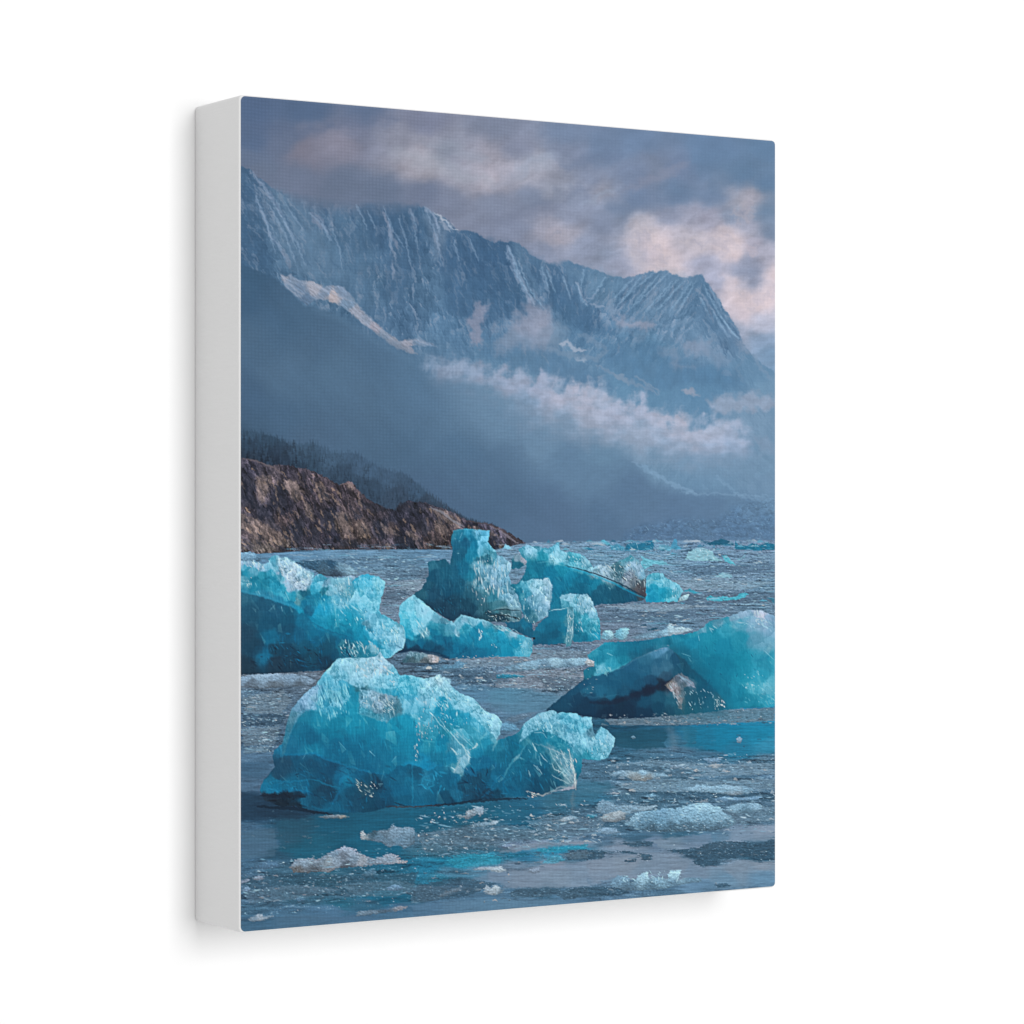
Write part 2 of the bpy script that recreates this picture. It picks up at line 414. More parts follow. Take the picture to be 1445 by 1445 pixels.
def mt_tex(x, y, d, col):
    wx = x + 5 * fbm(x / 60, y / 60, 2, 5); wy = y + 5 * fbm(x / 60, y / 60, 2, 6)
    out = 0; tot = 0; dark = 0; fine = 0
    x2 = x + 4 * fbm(x / 16, y / 16, 4, 25); y2 = y + 4 * fbm(x / 16, y / 16, 4, 26)
    for ang, cx, s in ((60, 380, 100), (96, 470, 50), (78, 560, 70), (62, 700, 60), (80, 770, 40), (124, 900, 80), (58, 1030, 40)):
        m = np.exp(-((x - cx) / s)**2) ** 1.5 + 1e-4
        a, b = rot(x2, y2, ang - 90)
        out = out + m * (.42 * facets(a, b, 15, int(cx), 3.2, 2.2) + .5 * facets(a, b, 6.5, int(cx) + 1, 2.8, 2.4) + .3 * facets(a, b, 3., int(cx) + 2, 2.4, 2.))
        a, b = rot(x2, y2, ang)
        H = ridged(a / 50, b / 17, 5, 7 + cx, .6)
        fine = fine + m * relief(H, .9, -.3); dark = dark + m * (H - .35); tot = tot + m
    t = out / tot; dark = dark / tot; fine = fine / tot
    big = fbm(x / 34, y / 40, 3, 91)
    fade = sstep(0, 30, d) * .45 + .55
    low = 1 - sstep(440, 545, y)
    k = (t * .17 + fine * .045 + dark * .10 + big * .07) * fade * (.2 + .8 * low) - .03 * low
    c = col * (1 + k[..., None] * np.array([1.35, 1., .82]))
    snow = sstep(.22, .62, .9 * t + .25 * fine + .35 * fbm(x2 / 20, y2 / 26, 4, 92)) * low * .40
    c = c * (1 - snow[..., None]) + np.array([.57, .61, .69]) * snow[..., None]
    return c
# the range fades into the cloud on its left half
w = window(325, 225, 1100, 800)
x, y = X[w], Y[w]
wx = x + 2.5 * fbm(x / 7, y / 7, 4, 8); wy = y + 2.2 * fbm(x / 7, y / 7, 4, 9)
d = sdf(RANGE, wx, wy)
cx, cy = warp(w, 9, 24, 10, 4)
c = mt_tex(x, y, d, shep(MTC, cx, cy, 3, 12))
softk = 1.2 + 13 * sstep(385, 430, x) * (1 - sstep(545, 605, x)) + 2.5 * np.exp(-((x - 785) / 10)**2)
over(w, np.clip(c, 0, 1), np.clip(.5 + d / (2 * softk) - .28 * (softk > 4) , 0, 1) ** 1.2)
for s, cl, al in (('90 255,180 300,240 400,285 500,200 490,130 470,100 380', (104, 134, 162), .45), ('330 305,480 305,505 420,430 570,380 540,400 440,350 380', (64, 98, 131), .5), ('500 305,560 355,548 450,522 440,505 370', (124, 145, 170), .4), ('560 372,720 402,742 480,780 590,640 625,560 570,540 460', (62, 98, 133), .5),
        ('760 420,870 490,920 570,1010 640,960 655,860 600,800 520', (68, 105, 140), .5), ('855 452,1030 492,1015 580,940 560,885 490', (110, 143, 172), .4), ('1235 505,1290 560,1350 690,1290 675,1240 600', (84, 120, 153), .45), ('1050 530,1130 480,1240 490,1180 590,1060 620', (104, 138, 168), .3), ('640 640,800 640,900 720,1000 790,900 800,760 740,650 700', (82, 121, 156), .5), ('960 690,1100 660,1200 720,1330 740,1360 790,1200 780,1100 800,1020 760', (84, 124, 159), .55),
        ('180 380,300 400,380 560,420 640,340 600,250 520', (86, 120, 152), .35), ('8 230,50 260,70 360,90 470,8 460', (66, 100, 133), .45), ('250 310,340 310,380 480,330 520,290 420', (76, 110, 142), .35)):
    P = pts('T', s)
    fill(P, cl, 9, 7, 16, int(P[0, 0]), 3, 0, 6, al, lambda x, y, d, c: c * (1 + .10 * fbm(x / 12, y / 20, 4, 77)[..., None]), 24)
# bright snow ribs and couloirs
PK = (172, 168, 180); PW_ = (150, 160, 180)
for s, wd, c_, al in (('353 240,363 252,375 266,386 284,398 305', 4.5, (150, 152, 172), .55), ('359 275,370 300,381 330,392 346,404 368', 3.5, (142, 155, 178), .6), ('395 350,404 362,410 380', 5, (140, 150, 172), .4),
        ('436 302,446 308,456 316', 11, (128, 142, 168), .55), ('446 312,458 322,466 330', 8, (122, 140, 166), .5), ('612 301,622 306,628 309,634 317,646 325', 3.2, (190, 184, 192), .85), ('598 293,610 300,616 314,618 322', 5, (152, 158, 178), .7),
        ('620 312,626 318,636 326', 5, (168, 168, 182), .6), ('575 293,582 304,590 318', 6, (130, 145, 170), .5), ('540 298,547 315,553 335,562 350', 5, (138, 150, 174), .65), ('550 340,553 352,558 364', 4, (160, 162, 178), .6), ('552 370,556 382,553 395', 5, (150, 155, 174), .6),
        ('612 318,616 335,622 360,626 378', 4, (128, 146, 172), .5), ('716 345,722 365,728 385,737 400,748 425', 8, (146, 158, 180), .6), ('720 350,716 358,724 372', 6, (146, 158, 180), .6), ('730 380,742 405,756 432', 5, (162, 167, 184), .6), ('762 378,768 396,776 420', 3.5, (146, 160, 182), .5), ('748 400,756 415,764 430', 3, (160, 168, 186), .5),
        ('813 398,820 410,828 430', 4.5, (162, 166, 183), .65), ('826 422,836 420,842 414', 3, (152, 160, 180), .6), ('830 428,846 432,853 434', 3.5, (160, 165, 182), .6), ('790 385,798 400,806 420', 3, (118, 145, 175), .4), ('1001 404,1010 420,1018 440,1030 462,1044 478', 5, (150, 168, 190), .55), ('990 415,1002 432,1012 445', 4, (140, 160, 186), .5), ('1012 448,1022 464,1030 476', 3.5, (146, 164, 188), .5),
        ('870 470,890 460,905 452', 5, (118, 150, 180), .4), ('880 420,860 445,848 456', 4, (122, 150, 180), .4), ('935 460,960 455,980 450', 5, (120, 150, 180), .5)):
    stroke(pts('P', s), wd, c_, al, 1.4, 3.5, 9, int(wd * 10))
r = np.random.RandomState(21)
for i in range(230):                    # fine ribs down the walls
    x0 = r.uniform(345, 1040); top = np.interp(x0, RANGE[1:57, 0], RANGE[1:57, 1])
    y0 = top + r.uniform(6, 150) * r.uniform(.2, 1); 
    if y0 > 505: continue
    a = np.interp(x0, [345, 480, 560, 700, 780, 830, 910, 985, 1000, 1040], [56, 64, 84, 70, 72, 95, 122, 118, 60, 58]) + r.uniform(-14, 14)
    L = r.uniform(8, 34); dx, dy = math.cos(math.radians(a)) * L, math.sin(math.radians(a)) * L
    c_ = (136, 152, 176) if r.rand() < .62 else (56, 90, 124)
    stroke(np.array([[x0, y0], [x0 + dx * .5 + r.uniform(-2, 2), y0 + dy * .5], [x0 + dx, y0 + dy]]), r.uniform(1.2, 3.2), c_, r.uniform(.15, .42), 1., 2.5, 6, i)
for t_, ss, lc in (('A', '100 440,200 560,262 700|90 520,150 680,192 820|120 470,230 640,300 800|200 600,300 760,342 880|240 560,332 700|150 560,240 720,290 860|360 610,440 680,482 760|600 570,640 640,660 700|660 600,700 690|742 580,790 700,850 790|770 660,782 740,778 830|880 590,912 692|960 600,1010 720,1042 880|1010 640,1032 722|1060 650,1092 702|820 640,860 760,880 880|900 700,920 800|1100 740,1130 860|1180 740,1230 860|480 700,520 800,530 900|420 640,470 760', (150, 164, 186)),
        ('B', '60 780,130 960,200 1090|90 900,150 1010|110 860,170 1000,240 1100|340 930,382 1060|410 970,440 1060,470 1090|800 922,640 1062|830 930,700 1080|862 932,690 1102|900 962,760 1122|930 950,800 1090|960 962,820 1112|1000 962,900 1102|1020 960,930 1120|1060 980,1130 1120,1240 1260|1040 1040,1092 1142|1080 1020,1160 1160,1230 1250|1100 1100,1170 1220|700 950,600 1050|740 940,620 1090|560 940,500 1030|450 900,430 1000|230 880,270 1000|260 900,300 1020', (150, 172, 194))):
    for q, s in enumerate(ss.split('|')):
        L = pts(t_, s)
        stroke(L, 2.6, lc, .46, 1.,  2.2, 6, q); stroke(L + np.array([4, 1.]), 3.4, (58, 94, 128), .26, 1.4, 3, 6, q + 40)
# terrace of old snow
TER = pts('P', '394.5 387,402 388,410 386,418 393,426 396,436 395,443 397,452 403,457 404,470 402,484 404,496 416,507 433,520 446,529 455,540 464,551 474,565 481,592 476,606 484,618 489,600 488,578 487,588 500,572 496,556 490,542 480,529 470,515 458,501 448,490 438,479 431,462 424,446 422,438 427,431 430,422 422,412 415,401 403')
fill(TER, cols('P', '400 392 150 158 176,410 392 130 148 172,405 405 120 142 168,420 412 118 140 167,430 425 98 124 153,445 404 160 162 175,460 412 128 146 170,470 416 178 168 172,480 410 128 148 174,490 430 120 144 170,500 440 150 156 172,515 452 140 152 172,530 462 164 160 174,540 470 136 150 170,555 482 158 160 174,575 490 166 162 174,590 480 122 145 172,610 488 120 144 172'), 1.6, 2.6, 8, 12, 3.2, 3, 8, .92, rock_tex(.13, 38, 24, 6, 33))
for s, wd in (('396 390,404 398,416 407,428 416', 3.2), ('425 400,440 400,455 408,475 415,495 424', 3.2), ('520 445,530 460,548 475,568 490,586 498', 3.5), ('556 484,575 482,590 480,606 486', 3), ('400 400,412 412,424 420', 2), ('498 436,508 450,522 462', 4)):
    stroke(pts('P', s), wd, (176, 172, 184), .45, 1.2, 2.5, 7, int(wd * 9))
# wisps of cloud on the range
def cloud(P, C, soft, alpha, seed, amp=10, sc=20):
    fill(P, C, soft * 1.5, amp * 1.3, sc, seed, 3, 10, 26, alpha * .88, lambda x, y, d, c: c * (1 + .07 * fbm(x / 16, y / 11, 4, seed + 3)[..., None]), 30)
cloud(pts('A', '1215 1075,1250 1085,1295 1078,1262 1120,1245 1180,1246 1270,1225 1295,1195 1280,1185 1200,1160 1170,1200 1140'), (146, 151, 174), 3.5, .85, 41, 5, 9)
cloud(pts('A', '1285 1195,1325 1175,1330 1215,1290 1240'), (128, 146, 172), 4, .7, 42, 5, 9)
cloud(pts('A', '1440 1140,1390 1180,1340 1250,1345 1330,1400 1300,1440 1260'), (134, 149, 174), 5, .7, 43, 6, 12)
cloud(pts('P', '741 428,752 424,768 432,782 444,800 468,798 482,778 490,748 496,728 486,714 494,704 498,702 486,716 470,730 452'), cols('P', '760 450 152 158 180,745 440 146 154 177,770 470 140 154 178,715 485 124 146 173,790 478 116 144 172'), 7, .9, 44, 9, 16)
cloud(pts('P', '866 446,890 452,915 450,924 458,914 466,890 462,872 462'), (154, 160, 181), 4, .8, 45, 5, 10)
cloud(pts('P', '874 464,905 470,918 478,900 480'), (124, 148, 175), 5, .5, 46)
cloud(pts('P', '960 482,985 478,1003 484,996 498,972 502'), (140, 155, 180), 4.5, .75, 47, 6, 10)
cloud(pts('P', '985 476,1012 488,1030 505,1016 522,1006 508,992 496'), (126, 150, 178), 5, .65, 48, 7, 12)
cloud(pts('P', '1040 480,1056 484,1060 496,1046 498'), (138, 154, 178), 4, .7, 49, 5, 9)
cloud(pts('P', '930 490,955 498,978 520,960 520'), (132, 150, 176), 5, .6, 50)
cloud(pts('P', '962 549,975 547,987 557,975 558'), (158, 162, 180), 1.6, .8, 51, 3, 8)
for s, wd, c_, al in (('789 486,800 484,812 492,826 494', 6, (172, 172, 185), .8), ('812 506,822 508,828 510', 4, (165, 170, 185), .8), ('770 490,800 500,840 506,858 494', 8, (126, 150, 176), .5), ('815 470,840 482,856 495', 9, (124, 148, 175), .45), ('840 515,870 530,905 545,930 556', 6, (130, 152, 178), .5), ('868 528,880 534,890 545', 6, (132, 154, 178), .5), ('895 530,912 540,932 556', 4, (136, 156, 180), .5),
        ('1062 500,1075 520,1092 536', 5, (126, 152, 180), .5), ('1020 525,1032 528', 5, (120, 148, 178), .5), ('1054 500,1040 520,1050 540', 4, (116, 146, 175), .4)):
    stroke(pts('P', s), wd, c_, al, 1.8, 4, 9, int(wd * 7))
# ---- nearer slopes, blue with distance
SL2 = pts('P', '600 500,690 560,736 592,772 603,811 618,849 621,875 637,894 651,908 666,921 682,945 690,977 696,1020 697,1060 700,1100 706,1110 800,600 800')
fill(SL2, cols('P', '700 600 106 138 167,760 622 108 140 169,800 660 98 130 160,850 640 104 138 167,850 670 98 130 160,720 650 92 122 151,780 720 86 114 145,740 750 80 108 138,880 700 90 120 151,920 700 92 122 153,950 722 92 122 154,1000 712 94 125 157,1050 708 98 130 161,1090 712 106 140 170,950 748 96 126 158,1000 750 92 122 154,1085 745 96 128 160,850 745 84 114 145,1050 730 104 138 170'), 13, 3, 14, 13, 1.9, 10, 40, .95, lambda x, y, d, c: c * (1 + .03 * fbm(x / 14 + y / 30, y / 5, 4, 3)[..., None]))
for s, wd, al in (('905 655,925 668,950 684,982 698', 6, .5), ('1010 672,1028 686,1040 698', 5, .35), ('890 650,910 664,930 676', 4, .4), ('960 695,1000 697,1050 698,1096 701', 3, .4), ('1040 700,1070 704,1096 706', 5, .45)):
    stroke(pts('P', s), wd, (142, 165, 188), al, 1.6, 4, 9, int(wd * 5))
# broken glacier tongue
GL = pts('P', '885 752,910 742,940 735,975 732,1010 735,1030 720,1050 708,1096 706,1096 764,880 764')
fill(GL, cols('P', '890 750 88 118 148,940 742 98 128 158,990 742 104 134 162,1030 732 100 130 160,1060 715 112 142 170,1092 712 118 148 175,1092 740 100 132 162,1040 755 96 126 156,960 756 96 127 157'), 9, 5, 12, 91, 2.2, 3, 8, .72, lambda x, y, d, c: c * np.array([.86, .92, .96]) * (1 + (.10 * facets(x, y, 7, 5, .6) + .11 * facets(x, y, 3.4, 6, .6) + .08 * fbm(x / 14, y / 6, 3, 7))[..., None]), 20)
glints(GL, 260, (150, 176, 198), (.8, 1.8), 20, 60, (.15, .5), 5, 2.)
SL1 = pts('P', '330 368,345 376,365 382,385 392,400 404,412 416,431 432,446 434,462 438,480 448,500 462,530 478,560 493,584 507,600 528,612 541,626 562,640 585,660 605,681 624,702 640,722 660,742 680,760 694,782 712,806 731,820 750,826 800,330 800')

S1C = cols('P', '345 388 60 94 124,345 420 62 94 124,400 425 68 100 130,430 440 72 104 133,345 470 78 108 136,450 480 76 106 135,530 498 80 112 142,400 530 82 112 140,470 520 84 115 143,345 560 70 100 130,400 590 72 102 131,500 560 82 112 140,580 530 84 117 147,600 560 88 120 150,640 600 90 122 151,450 620 76 104 132,560 640 74 104 132,650 640 80 112 142,600 700 74 102 132,700 670 84 114 144,690 710 76 106 136,740 740 82 110 140,660 735 76 104 134,790 745 86 114 145,345 620 58 84 108')
w = window(325, 360, 840, 800); x, y = X[w], Y[w]
wx, wy = warp(w, 2.5, 12, 14); d = sdf(SL1, wx, wy); cx, cy = warp(w, 14, 50, 23)
c = shep(S1C, cx, cy, 1.9, 26)
c = c * (1 + .022 * fbm(x / 5, y / 4, 4, 4)[..., None] + .03 * fbm(x / 40 - y / 60, y / 50, 3, 6)[..., None])
sf = 2.5 + 26 * sstep(430, 640, x)      # the ridge dissolves into mist to the right
over(w, np.clip(c, 0, 1), .96 * sstep(-1, 1, d / sf + .15))
stroke(pts('P', '440 436,480 450,530 480,584 510'), 10, (92, 126, 156), .35, 5, 2, 10)
# ---- long bank of fog
FOG = pts('P', '592 514,604 507,614 503,626 512,639 512,648 508,656 505,668 515,678 519,700 524,714 522,728 522,740 530,750 537,758 531,766 525,774 533,780 540,792 543,802 540,814 545,825 545,834 542,844 540,856 550,866 559,882 566,894 573,901 566,908 562,915 570,921 578,931 582,941 587,952 592,959 580,966 586,976 598,988 606,996 598,1004 592,1018 591,1027 595,1040 598,1050 605,1060 620,1066 640,1052 648,1020 652,977 652,940 648,908 641,880 632,852 622,830 620,811 619,790 610,772 604,752 600,736 597,716 578,700 558,680 546,653 537,630 536,612 535')
FOGC = cols('P', '600 520 112 137 164,630 520 130 146 170,660 522 134 150 174,700 540 146 156 178,730 535 148 158 180,760 545 154 162 184,790 560 166 168 186,740 575 132 153 178,820 565 168 169 186,850 560 160 167 186,830 590 162 168 187,870 585 162 168 188,910 575 162 168 188,900 610 156 167 188,950 600 170 171 188,960 590 172 172 188,940 630 152 166 189,990 615 168 171 189,1010 600 160 169 189,1000 635 156 168 191,1040 615 158 168 190,1045 640 150 165 190,800 595 142 159 182,1060 640 138 158 184')
w = window(560, 480, 1100, 690); x, y = X[w], Y[w]
n5 = fbm(x / 34, y / 18, 5, 61, .52); n6 = fbm(x / 15, y / 20, 4, 66, .5)
d = sdf(FOG, x + 6 * n6, y + 5 * n6)
mid = np.interp(x.ravel(), [600, 680, 760, 850, 930, 1000, 1055], [524, 534, 566, 590, 612, 624, 632]).reshape(x.shape)
lowpart = sstep(-8, 26, y - mid)                      # crisp torn top, underside thinning into the blue air
e = d + 10 * n5 + 7 * n6 * (1 - lowpart) + 3 * lowpart
a = sstep(-9 - 10 * lowpart, 9 + 20 * lowpart, e) * (.97 - .20 * lowpart) * np.clip(.94 + .30 * n5, .5, 1)
cx, cy = warp(w, 9, 22, 24, 4)
c = shep(FOGC, cx, cy, 2.2, 8) * np.array([.985, 1., 1.01])
lift = np.clip(.5 + .9 * fbm(x / 19, y / 12, 4, 67) + .5 * (1 - lowpart) - .35, 0, 1)
c = c * (.97 + .11 * lift)[..., None]
over(w, np.clip(c, 0, 1), a)
for q in range(60):                                   # shreds rising off it
    rq = np.random.RandomState(q); tq = rq.rand(); xq = 596 + 460 * tq; yq = np.interp(xq, [600, 680, 760, 850, 930, 1000, 1055], [512, 526, 538, 554, 586, 598, 612]) + rq.uniform(-4, 5)
    hq = rq.uniform(4, 20)
    stroke(np.array([[xq - rq.uniform(2, 8), yq + 8], [xq, yq - hq * .3], [xq + rq.uniform(2, 12), yq - hq]]), rq.uniform(3, 9), (164, 169, 187), rq.uniform(.15, .42), 3., 5, 8, q)
cloud(pts('P', '1000 565,1020 556,1040 562,1058 552,1080 558,1098 560,1098 580,1060 578,1030 584,1006 582'), (146, 162, 186), 4.5, 1., 52, 7, 14)
cloud(pts('P', '1068 615,1085 620,1100 640,1075 640'), (132, 155, 182), 5, .8, 53, 8, 16)
cloud(pts('P', '1095 640,1060 640,960 660,1000 675,1095 672'), (120, 150, 178), 14, .6, 54, 6, 16)
# ---- forest
tree = []
r = np.random.RandomState(5)
tl = pts('C', '-20 628,15 632,80 640,180 665,250 700,330 705,380 695,480 745,600 748,680 800,760 838,850 852,930 922,990 972,1050 1012,1180 1092,1300 1120,1440 1195,1440 1300,-20 1300')
top = tl[:19]
xs = 336.
line = []
while xs < 690:
    yb = np.interp(xs, top[:, 0], top[:, 1])
    h = r.uniform(1, 6.5) * (1 if xs < 640 else .6)
    line += [[xs, yb + 2.5], [xs + r.uniform(.8, 1.6), yb - h + 2], [xs + r.uniform(2, 3), yb + 2.5]]
    xs += r.uniform(2.6, 5.5)
FOR = np.array(line + [[694, 741], [720, 756], [735, 766], [735, 775], [330, 790]])
fill(FOR, cols('P', '345 612 56 82 106,345 628 46 68 90,345 643 42 58 76,380 625 48 72 94,390 645 42 60 80,430 632 60 86 110,430 655 50 74 96,470 645 66 93 119,480 670 50 72 94,520 660 66 93 120,520 690 50 72 94,550 675 64 90 116,560 700 54 74 96,590 695 60 86 112,600 710 54 72 92,640 722 50 64 82'), 1.3, 1., 4, 16, 3, 5, 14, .93, lambda x, y, d, c: c * (1 + (.10 * fbm(x / 2.6, y / 6, 3, 8) + .06 * fbm(x / 9, y / 12, 3, 9))[..., None]))
# ---- rock shore
def tree_at(xx, yy, h, col, al):
    w = window(xx - h * .5 - 2, yy - h - 2, xx + h * .5 + 2, yy + 2)
    if w is None: return
    dx, dy = np.abs(X[w] - xx), (yy - Y[w]) / h
    hw = h * .24 * (1 - dy) * (.75 + .35 * np.sin(dy * 19 + xx))
    over(w, np.array(col) / 255, sstep(-.5, .6, hw - dx) * ((dy > 0) & (dy < 1)) * al)
r = np.random.RandomState(44)
for i in range(520):
    xx = r.uniform(338, 700); top_ = np.interp(xx, top[:, 0], top[:, 1]); base = np.interp(xx, [339, 390, 426, 460, 493, 530, 556, 576, 601, 653, 700], [645, 656, 661, 674, 684, 710, 720, 708, 711, 734, 745])
    q = r.rand() ** .8; yy = top_ + 3 + (base - top_) * q + 2
    near = q * .8 + .25 * (xx < 420)
    c_ = np.array([62, 88, 112]) * (1 - near) + np.array([26, 40, 57]) * near
    tree_at(xx, yy, r.uniform(5, 12) * (.8 + .4 * (xx < 450)), c_ * r.uniform(.85, 1.12), r.uniform(.45, .9))
ROCKDIM = .84
ROCK = pts('C', '-10 775,60 785,120 800,160 822,200 815,260 818,330 832,400 855,450 880,520 918,545 905,580 902,620 952,660 985,700 1012,760 1040,800 1046,830 1020,870 1000,960 1010,1000 1025,1050 1042,1100 1062,1150 1090,1200 1108,1250 1115,1300 1120,1340 1135,1380 1160,1420 1185,1470 1215,1470 1250,1300 1250,1000 1248,800 1248,500 1252,300 1256,240 1270,130 1290,-10 1290')
fill(ROCK, cols('C', '30 800 84 82 94,30 900 62 66 80,60 960 52 58 74,110 960 128 116 116,130 860 96 92 100,180 900 120 108 108,60 850 70 72 86,130 920 122 110 110,190 860 104 96 100,200 950 50 54 68,250 850 84 80 90,320 870 88 82 90,300 930 110 98 100,380 900 96 88 94,420 930 84 76 82,350 1000 94 84 88,450 1000 84 78 84,500 950 92 82 88,540 960 88 80 86,580 920 120 104 104,600 1000 92 82 84,480 1080 46 52 68,660 1020 88 80 86,720 1070 84 78 84,560 1060 96 86 86,330 1100 70 68 78,250 1030 60 60 72,130 1050 52 58 72,60 1070 84 80 88,130 1140 136 118 112,60 1170 128 114 112,30 1220 118 110 114,200 1200 144 122 112,250 1100 104 90 88,300 1150 48 54 70,260 1240 92 88 98,350 1220 78 74 84,420 1150 72 68 78,400 1230 90 82 90,500 1180 60 62 76,530 1110 112 98 92,550 1200 98 86 86,610 1130 120 102 94,640 1180 124 106 98,700 1200 100 88 90,740 1120 52 58 72,720 1170 50 56 70,780 1140 112 98 96,800 1090 60 64 78,850 1130 66 66 78,850 1200 38 46 62,880 1180 60 62 74,910 1185 128 114 114,880 1230 44 52 68,960 1220 104 90 88,1000 1180 98 86 84,950 1100 60 62 76,900 1050 62 66 80,1000 1050 86 82 90,1060 1060 124 116 122,1120 1110 132 122 128,1080 1110 98 88 88,1050 1150 92 80 78,1100 1200 90 78 78,1200 1130 60 62 76,1300 1160 108 106 120,1350 1200 122 116 126,1400 1190 70 66 74,1300 1210 44 56 76,1330 1230 50 58 76,1420 1230 104 96 104,760 1240 122 112 118,640 1240 92 88 98'), .9, 2.2, 6, 17, 2.4, 4, 8, 1., (lambda g: lambda x, y, d, c: g(x, y, d, c * .70 * np.array([.92, .95, 1.06])))(cliff_tex(.52, 66, 71)))
ROCKLIT = ('95 870,180 868,152 960,122 1022,98 960', '230 890,300 900,332 990,290 1012,250 950', '-10 1060,30 1062,130 1112,270 1200,262 1242,120 1200,30 1150,-10 1140', '500 1060,560 1062,592 1190,530 1192,490 1120', '600 1100,650 1112,682 1182,622 1190', '722 1108,800 1150,832 1182,742 1160', '858 1150,925 1180,920 1202,860 1178', '985 1040,1060 1050,1150 1122,1120 1142,1030 1092', '380 900,440 920,470 1000,420 990', '560 905,592 925,585 945,555 930', '1000 1090,1060 1120,1080 1180,1010 1160', '60 1180,160 1220,200 1258,80 1262', '330 1000,372 1020,392 1110,350 1080', '1180 1130,1290 1150,1340 1190,1230 1160')
ROCKDRK = ('30 872,92 900,80 1010,30 1040,-10 1000', '180 918,232 930,252 1020,202 1062,170 1000', '300 1080,342 1100,330 1200,282 1232,270 1160', '440 1050,500 1060,490 1160,440 1172,410 1110', '590 1060,650 1080,600 1100', '692 1100,728 1118,742 1182,700 1172', '790 1192,860 1180,902 1205,890 1242,806 1238', '950 1080,1000 1150,950 1180,900 1120', '1280 1150,1345 1195,1372 1232,1290 1246,1276 1190', '600 1000,720 1020,790 1050,700 1060,620 1030', '820 1010,960 1012,1000 1040,900 1060,830 1050', '60 1010,130 1030,190 1110,240 1170,180 1150,100 1090', '380 1130,420 1150,410 1230,370 1220', '520 1190,620 1200,600 1236,520 1232')
for s in ROCKDRK: fill(pts('C', s), (44, 48, 62), 1.6, 3.5, 5, len(s), 3, 0, 6, .62, cliff_tex(.45, 66, 72), 10)
for s in ROCKLIT: fill(pts('C', s), (122, 110, 107), 1.4, 3.5, 5, len(s) + 3, 3, 0, 6, .60, cliff_tex(.5, 64, 73), 10)
for i in range(90):
    rr = np.random.RandomState(900 + i); x0, y0 = rr.uniform(338, 660), rr.uniform(655, 770)
    if sdf(ROCK, np.array([x0]), np.array([y0]))[0] < 4: continue
    a = math.radians(rr.uniform(55, 85)); L = rr.uniform(10, 26)
    stroke(np.array([[x0, y0], [x0 + math.cos(a) * L * .5 + rr.uniform(-2, 2), y0 + math.sin(a) * L * .5], [x0 + math.cos(a) * L, y0 + math.sin(a) * L]]), rr.uniform(1.2, 2.6), (24, 30, 46), rr.uniform(.35, .7), .8, 2.5, 5, i)
r = np.random.RandomState(12)
for i in range(520):
    x0, y0 = r.uniform(336, 735), r.uniform(645, 778)
    if sdf(ROCK, np.array([x0]), np.array([y0]))[0] < 1.5: continue
    a = r.uniform(48, 82) if y0 > 690 or x0 < 450 else r.uniform(20, 60)
    if x0 < 400 and y0 > 730: a = r.uniform(28, 55)
    L = r.uniform(4, 15); dx, dy = math.cos(math.radians(a)) * L, math.sin(math.radians(a)) * L
    p = r.rand()
    c_ = (158, 136, 122) if p < .30 else (186, 156, 132) if p < .40 else (112, 98, 98) if p < .5 else (32, 40, 56)
    stroke(np.array([[x0, y0], [x0 + dx * .5 + r.uniform(-1.5, 1.5), y0 + dy * .5], [x0 + dx, y0 + dy]]), r.uniform(1., 3.), c_, r.uniform(.25, .7), .7, 2., 4, i)
for s, wd, c_ in (('339 647,360 650,385 660,398 668', 1.8, (120, 108, 112)), ('478 684,494 682,500 692', 2, (134, 116, 116)), ('606 716,622 722,640 736,655 744', 3.2, (150, 140, 146)), ('690 742,705 748,720 760,732 768', 3, (140, 134, 146)), ('655 735,690 740,715 752,738 768', 2, (84, 72, 74))):
    stroke(pts('P', s), wd, c_, .7, .8, 1.5, 5)
